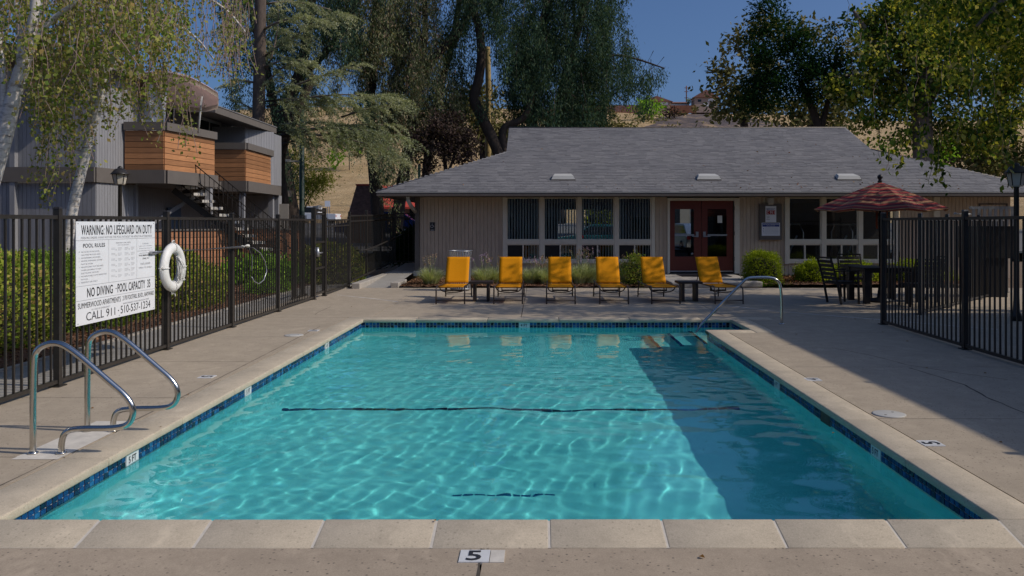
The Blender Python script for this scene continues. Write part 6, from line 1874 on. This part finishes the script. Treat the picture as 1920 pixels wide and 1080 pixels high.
# near tree whose trunk stands outside the picture at the right; its crown hangs into the view and shades the seating
def near_tree():
    r = np.random.default_rng(71)
    t = tree('amber_tree', (12.2, 14.6, 0), 'near tree with yellowing green leaves hanging in from the upper right')
    limb(t, [(12.2, 14.6, 0), (12.1, 14.6, 2.5), (11.7, 14.5, 4.5), (11.5, 14.6, 7.5)], (.26, .12), 'bark_grey')
    for (a, b, c) in (((11.9, 14.5, 3.6), (9.8, 14.4, 5.6), (7.4, 14.4, 6.4)), ((11.7, 14.5, 4.6), (9.6, 15.8, 6.2), (7.6, 16.4, 6.8)), ((11.6, 14.5, 5.4), (10.2, 13.6, 6.6), (8.2, 13.4, 7.2)), ((11.9, 14.5, 4.2), (11.2, 17, 5.8), (10.4, 18.6, 6.4)), ((8.8, 14.3, 6.2), (8.1, 14.2, 5.6), (7.5, 14.2, 5.0))):
        limb(t, [a, b, c], (.09, .02), 'bark_grey', 'branch')
    V = []
    cl = [((9.2, 14.6, 6.2), (2.2, 2.0, 1.4), 2600), ((7.4, 14.4, 6.2), (1.2, 1.5, 1.2), 1500), ((8.6, 16.6, 6.6), (2.0, 1.6, 1.3), 1300), ((11, 15.5, 6.6), (2.4, 2.4, 1.8), 3300),
          ((8.4, 12.6, 7.0), (1.6, 1.4, 1.1), 900), ((10.5, 13.2, 6.0), (1.6, 1.4, 1.4), 1600), ((9.9, 18.3, 6.6), (2.2, 1.6, 1.4), 1900), ((6.3, 15.0, 6.8), (.8, 1.0, .7), 500), ((9.8, 15.0, 4.6), (1.6, 1.4, .8), 1100), ((8.0, 14.6, 4.9), (1.0, 1.0, .7), 500),
          ((12.4, 17.5, 5.6), (2.4, 2.2, 1.8), 2400), ((13, 13.4, 5.6), (2, 2, 2), 1800), ((11.5, 20.5, 6.2), (2.2, 1.8, 1.5), 1500)]
    for c, rad, n in cl:
        n = int(n * 1.5); C = clump_pts(c, rad, n, max(5, int(n / 60)), .22, r)
        dd = r.normal(size=C.shape) * .6; dd[:, 2] -= .7
        V.append(leaves_np(C, .105, .62, 0, r, unit(dd)))
    # hanging sprays in front of the roof and the sky
    mb = MB()
    sprays = [(1668, 278, 318), (1648, 268, 300), (1682, 262, 296), (1756, 270, 356), (1750, 255, 340), (1762, 262, 330), (1722, 250, 300), (1700, 240, 276), (1690, 305, 318), (1740, 240, 290), (1800, 220, 262), (1600, 120, 180), (1622, 160, 222), (1640, 180, 240), (1588, 20, 60), (1720, 120, 190), (1736, 150, 215), (1860, 160, 250), (1842, 190, 262), (1900, 220, 300), (1880, 250, 330), (1905, 330, 352), (1770, 140, 200), (1660, 60, 130), (1780, 60, 130), (1700, 180, 240), (1825, 120, 190), (1612, 60, 130)]
    for (px, y0, y1) in sprays:
        Yd = 13.6 + r.uniform(-.8, .8)
        tp = P(px, y0 - 30, Yd); L = (y1 - y0 + 30) * Yd / FOC
        s = strand_pts(tp, L, 12, r.uniform(.03, .16), r)
        mb.tube([Vector(p) for p in s[::3]] + [Vector(s[-1])], .004, 3, cap=False)
        n = int(L * 30) + 3; ti = r.uniform(.25, 1, n) * 11; i0 = np.minimum(10, ti.astype(int)); f = (ti - i0)[:, None]
        C = s[i0] * (1 - f) + s[i0 + 1] * f + r.normal(size=(n, 3)) * .05
        dd = r.normal(size=(n, 3)) * .6; dd[:, 2] -= 1.0
        V.append(leaves_np(C, .105, .6, 0, r, unit(dd)))
    mb.build('twigs', M_('twig'), t, world=True, kind='stuff')
    leaf_obj('foliage', M_('leaf_amber'), t, V)
near_tree()

# ================================================================== BEYOND: CAR PARK, RED ROOF, HILL HOUSES
MB().add([(-22, 37, .36), (30, 37, .36), (34, 50, 1.0), (-30, 50, 1.0), (40, 94, 1.60), (-50, 94, 1.60)], [(0, 1, 2, 3), (3, 2, 4, 5)]).build('car_park', M_('asphalt'), kind='structure')
def car(loc, rz, lab, paint, pickup=False, name='parked_car', cat='car'):
    t = thing(name, loc, lab, cat, 'vehicles parked behind the club house', rz)
    L = 5.6 if pickup else 4.5
    def ext(prof, hw, nm, m, par):
        n = len(prof); vs = [(x, -hw, z) for x, z in prof] + [(x, hw, z) for x, z in prof]
        fs = [tuple(range(n)), tuple(reversed(range(n, 2 * n)))] + [(i, n + i, n + (i + 1) % n, (i + 1) % n) for i in range(n)]
        return MB().add(vs, fs).build(nm, m, par, bevel=.03)
    if pickup:
        body = [(-2.8, .45), (-2.8, 1.05), (-.9, 1.08), (-.8, 1.1), (1.3, 1.15), (2.6, 1.05), (2.8, .85), (2.8, .45)]
        cab = [(-.9, 1.09), (-.75, 1.80), (.6, 1.84), (1.35, 1.16)]
    else:
        body = [(-2.2, .35), (-2.22, .85), (-1.9, .95), (1.0, .95), (2.1, .80), (2.25, .6), (2.22, .35)]
        cab = [(-1.9, .94), (-1.3, 1.42), (.2, 1.46), (1.05, .95)]
    b = ext(body, .9, 'body', M_(paint), t)
    ext(cab, .78, 'cab', M_(paint), t)
    x0, x1 = cab[1][0] + .08, cab[2][0] + .1
    for s in (-1, 1):
        MB().add([(cab[0][0] + .15, s * .785, cab[0][1] + .06), (cab[3][0] - .18, s * .785, cab[3][1] + .03), (x1, s * .785, cab[2][1] - .1), (x0, s * .785, cab[1][1] - .08)], [(0, 1, 2, 3)]).build('side_window', M_('window_dark'), t)
        MB().box(-L / 2 - .02, -L / 2 + .03, s * .78 - .09, s * .78 + .09, .72, .92).build('tail_light', M_('lamp_red'), t)
        for x in (-L * .31, L * .31):
            w = MB(); w.tube([(x, s * .92, .34), (x, s * .70, .34)], .34, 16); wo = w.build('wheel', M_('tyre'), t)
            MB().tube([(x, s * .93, .34), (x, s * .90, .34)], .18, 12).build('hub', M_('metal_grey'), wo)
    return t
def on_lot(px, Y): return ((px - CX) * Y / FOC, Y, .38 + (Y - 37) * .0495 if Y < 50 else 1.02 + (Y - 50) * .0136)
car(on_lot(586, 88), R(176), 'white pickup truck parked behind the gate, seen above the fence', 'car_white', True, 'pickup_truck', 'pickup truck')
car(on_lot(712, 45), R(184), 'dark blue car behind the clipped hedge near the ramp', 'car_blue')
car((2.6, 38.5, .1), R(180), 'teal car beyond the club house seen through its windows', 'car_teal')
car((7.3, 39.5, .15), R(95), 'white car beyond the club house seen through the left door pane', 'car_white')
hedge('clipped_hedge', (3.6, 42.0, .3), (3.0, 1.2, 2.6), 'leaf_hedge_bright', 5000, .12, 'bright green bush in the car park seen through the club house windows')
t = thing('pale_kiosk', (8.2, 46, .6), 'pale building in the car park seen through the club house windows', 'kiosk')
MB().box(-5.5, 2, 0, 3, 0, 3.2).build('wall', M_('siding_beige'), t)
for k in range(4): MB().box(-5 + k * 1.8, -4 + k * 1.8, -.05, 0, 1, 2.4).build('window', M_('window_dark'), t)
MB().box(-5.8, 2.3, -.3, 3.2, 3.2, 3.45).build('roof', M_('trim_brown'), t)
# bright walk outside the far rooms, white rail line
# steep brown shingled roof and red canopy
sx0, sx1 = P(656, 400, 42).x, P(700, 400, 42).x
t = thing('shingled_kiosk', (sx0, 42, .3), 'small building with a steep brown shingle roof left of the club house', 'building')
zt2, zb2 = P(0, 347, 42.6).z, P(0, 404, 41.6).z
MB().box(sx0 + .05, sx1 - .05, 41.9, 44.5, .3, zb2 + .1).build('wall', M_('fence_wood'), t, world=True)
MB().add([(sx0, 41.6, zb2), (sx1, 41.6, zb2), (sx1 - .05, 42.9, zt2), (sx0 + .15, 42.9, zt2), (sx0, 44.6, zb2), (sx1, 44.6, zb2)], [(0, 1, 2, 3), (3, 2, 5, 4), (1, 5, 2), (4, 0, 3)]).build('roof', M_('shingle_brown'), t, world=True)
mb = MB()
for i in range(14):
    v = i / 14; v2 = (i + 1.1) / 14
    y_, z_ = 41.6 + 1.3 * v, zb2 + (zt2 - zb2) * v; y2, z2 = 41.6 + 1.3 * v2, zb2 + (zt2 - zb2) * v2
    x = sx0 + .15 * v
    while x < sx1 - .05 * v - .02:
        w_ = random.uniform(.07, .14); xe = min(x + w_, sx1 - .05 * v)
        l_ = random.uniform(.015, .035)
        mb.add([(x, y_ - l_, z_), (xe - .006, y_ - l_, z_), (xe - .006, y2 - .004, min(z2, zt2)), (x, y2 - .004, min(z2, zt2))], [(0, 1, 2, 3)])
        x += w_
mb.build('shingles', M_('shingle_brown'), t, world=True, kind='stuff')
MB().bar((sx1 + .02, 41.55, zb2 - .05), (sx1 - .03, 42.9, zt2 + .02), .10, .06).build('barge_board', M_('vent_white'), t, world=True)
MB().bar((sx0 + .1, 42.9, zt2 + .03), (sx1, 42.9, zt2 + .03), .12, .08).build('ridge', M_('roof_red'), t, world=True)
rx0, rx1 = P(700, 400, 50).x, P(812, 400, 50).x
t = thing('red_roofed_building', (rx0, 50, .9), 'low building with a bright red roof left of the club house corner', 'building')
zr0, zr1 = P(0, 388, 49.5).z, P(0, 356, 51).z
MB().add([(rx0, 49.2, zr0), (rx1 + 2, 49.2, zr0), (rx1 + 2, 51.5, zr1 + .3), (rx0, 51.5, zr1 + .3), (rx0, 49.2, zr0 - .12), (rx1 + 2, 49.2, zr0 - .12)], [(0, 1, 2, 3), (4, 5, 1, 0)]).build('roof', M_('roof_red'), t, world=True)
MB().box(rx0 + .2, rx1 + 2, 51, 51.2, .9, zr0 + .4).build('wall', M_('house_tan'), t, world=True)
for k in range(4):
    x = rx0 + .6 + k * 1.15
    MB().box(x, x + .12, 49.4, 49.52, .9, zr0 - .12).build('column', M_('white_paint'), t, world=True)
    MB().box(x + .3, x + .95, 50.9, 50.98, 1.3, zr0 - .1).build('window', M_('window_dark'), t, world=True)
# tall green lamp pole
t = thing('lamp_pole', (P(566, 400, 33).x, 33, 0), 'tall dark green lamp pole rising in front of the cedar', 'lamp pole')
hp_ = P(566, 205, 33).z
MB().lathe([(.14, 0), (.11, .5), (.09, hp_)], n=12).build('pole', M_('pole_green'), t)
MB().lathe([(.08, hp_), (.18, hp_ + .1), (.2, hp_ + .25), (.05, hp_ + .4)], n=12).build('lamp_head', M_('pole_green'), t)
MB().box(-.02, -.9, -.05, .05, hp_ - 2.1, hp_ - 2.04).box(-.9, -.45, -.1, .1, hp_ - 2.1, hp_ - 2.0).build('flood_light', M_('vent_white'), t)
t = thing('lamp_pole', (P(786, 400, 46).x, 46, .6), 'thin green post just left of the club house roof edge', 'lamp pole')
MB().tube([(0, 0, 0), (0, 0, P(786, 308, 46).z - .6)], .08, 8).build('pole', M_('pole_green'), t)
# chain fence line and small signs at the foot of the hill
t = thing('mesh_fence', (-34, 96, 1.6), 'low pale wire fence along the foot of the golden hill', 'fence')
for k in range(12): MB().tube([(k * 2.4, 0, 0), (k * 2.4, 0, 2.0)], .04, 5).build('post', M_('metal_grey'), t)
for z in (.6, 1.3, 2.0): MB().tube([(0, 0, z), (26.4, 0, z)], .02, 4).build('wire', M_('metal_grey'), t)
t = thing('small_sign', (P(614, 382, 85).x, 85, 1.4), 'small white board on a post behind the pickup truck', 'sign')
z_ = P(614, 382, 85).z - 1.4
MB().box(-.27, .27, -.02, .02, z_ - .3, z_ + .3).build('board', M_('sign_white'), t); MB().box(-.03, .03, .02, .06, 0, z_ + .1).build('post', M_('metal_grey'), t)

# ridge houses
def house(px0, px1, py_base, py_eave, py_top, Y, lab, wall='house_tan', gable=True, wins=()):
    a, b = P(px0, py_base, Y), P(px1, py_base, Y); ze, zt3 = P(0, py_eave, Y).z, P(0, py_top, Y).z
    t = thing('ridge_house', (a.x, Y, a.z - 3), lab, 'house', 'houses on the ridge of the golden hill')
    MB().box(a.x, b.x, Y, Y + 9, a.z - 3, ze).build('wall', M_(wall), t, world=True)
    o = (b.x - a.x) * .07; m_ = (a.x + b.x) / 2
    if gable:
        MB().add([(a.x - o, Y - .8, ze - .2), (b.x + o, Y - .8, ze - .2), (m_, Y - .8, zt3), (a.x - o, Y + 9.5, ze - .2), (b.x + o, Y + 9.5, ze - .2), (m_, Y + 9.5, zt3)], [(0, 1, 2), (5, 4, 3), (0, 2, 5, 3), (2, 1, 4, 5), (1, 0, 3, 4)]).build('roof', M_('house_roof'), t, world=True)
    else:
        MB().add([(a.x - o, Y - .8, ze), (b.x + o, Y - .8, ze), (b.x - o, Y + 4, zt3), (a.x + o, Y + 4, zt3), (a.x - o, Y + 9, ze), (b.x + o, Y + 9, ze)], [(0, 1, 2, 3), (3, 2, 5, 4), (0, 3, 4), (1, 5, 2)]).build('roof', M_('house_roof'), t, world=True)
    for (u0, u1, v0, v1, mm) in wins:
        w, h = b.x - a.x, ze - a.z
        MB().box(a.x + u0 * w, a.x + u1 * w, Y - .12, Y - .02, a.z + v0 * h, a.z + v1 * h).build('window', M_(mm), t, world=True)
house(1204, 1258, 203, 190, 180, 430, 'gabled tan house on the ridge above the green bush', wins=((.1, .3, .4, .9, 'window_dark'), (.6, .9, .5, .9, 'white_paint')))
house(1256, 1292, 201, 193, 189, 432, 'low flat roofed house between the two gabled ridge houses', gable=False, wins=((.05, .95, .1, .7, 'blind_light'),))
house(1302, 1345, 200, 182, 168, 425, 'two storey house at the right end of the ridge beside the trees', wins=((.15, .3, .5, .75, 'window_dark'), (.4, .62, .05, .45, 'white_paint'), (.6, .9, .55, .85, 'white_paint'), (.7, .82, .1, .4, 'window_dark')))
t = thing('ridge_fence', P(1110, 207, 428), 'long brown board fence on the ridge left of the houses', 'fence')
for k in range(34):
    p0 = P(1100 + k * 3, 207, 428); MB().box(p0.x, p0.x + .76, 428, 428.2, hz(p0.x, 428) - .5, P(0, 197, 428).z + random.uniform(-.1, .1)).build('board', M_('fence_wood'), t, world=True)
t = thing('ridge_fence', P(1260, 203, 426), 'low red brown fence below the flat roofed ridge house', 'fence')
for k in range(16):
    p0 = P(1256 + k * 3.1, 203, 424); MB().box(p0.x, p0.x + .8, 424, 424.2, p0.z - 2.5, P(0, 197.5, 424).z).build('board', M_('fence_wood'), t, world=True)
t = thing('utility_pole', P(1287, 203, 440), 'thin utility pole with cross arms between the ridge houses', 'utility pole')
zz = P(0, 161, 440).z
p0 = P(1287, 203, 440)
MB().tube([p0, (p0.x, 440, zz)], .28, 6).build('pole', M_('fence_wood'), t, world=True)
for dz in (1.2, 3.2, 6.5): MB().box(p0.x - 1.1, p0.x + 1.1, 439.8, 440.2, zz - dz, zz - dz + .25).build('cross_arm', M_('fence_wood'), t, world=True)
t = thing('palm_plant', P(1291, 198, 428), 'tiny palm beside the utility pole on the ridge', 'palm')
C = np.array(P(1292, 189, 428))[None] + rng.normal(size=(60, 3)) * [.5, .5, .4]
leaf_obj('fronds', M_('leaf_willow'), t, leaves_np(C, 1.6, .2, -.1, rng))
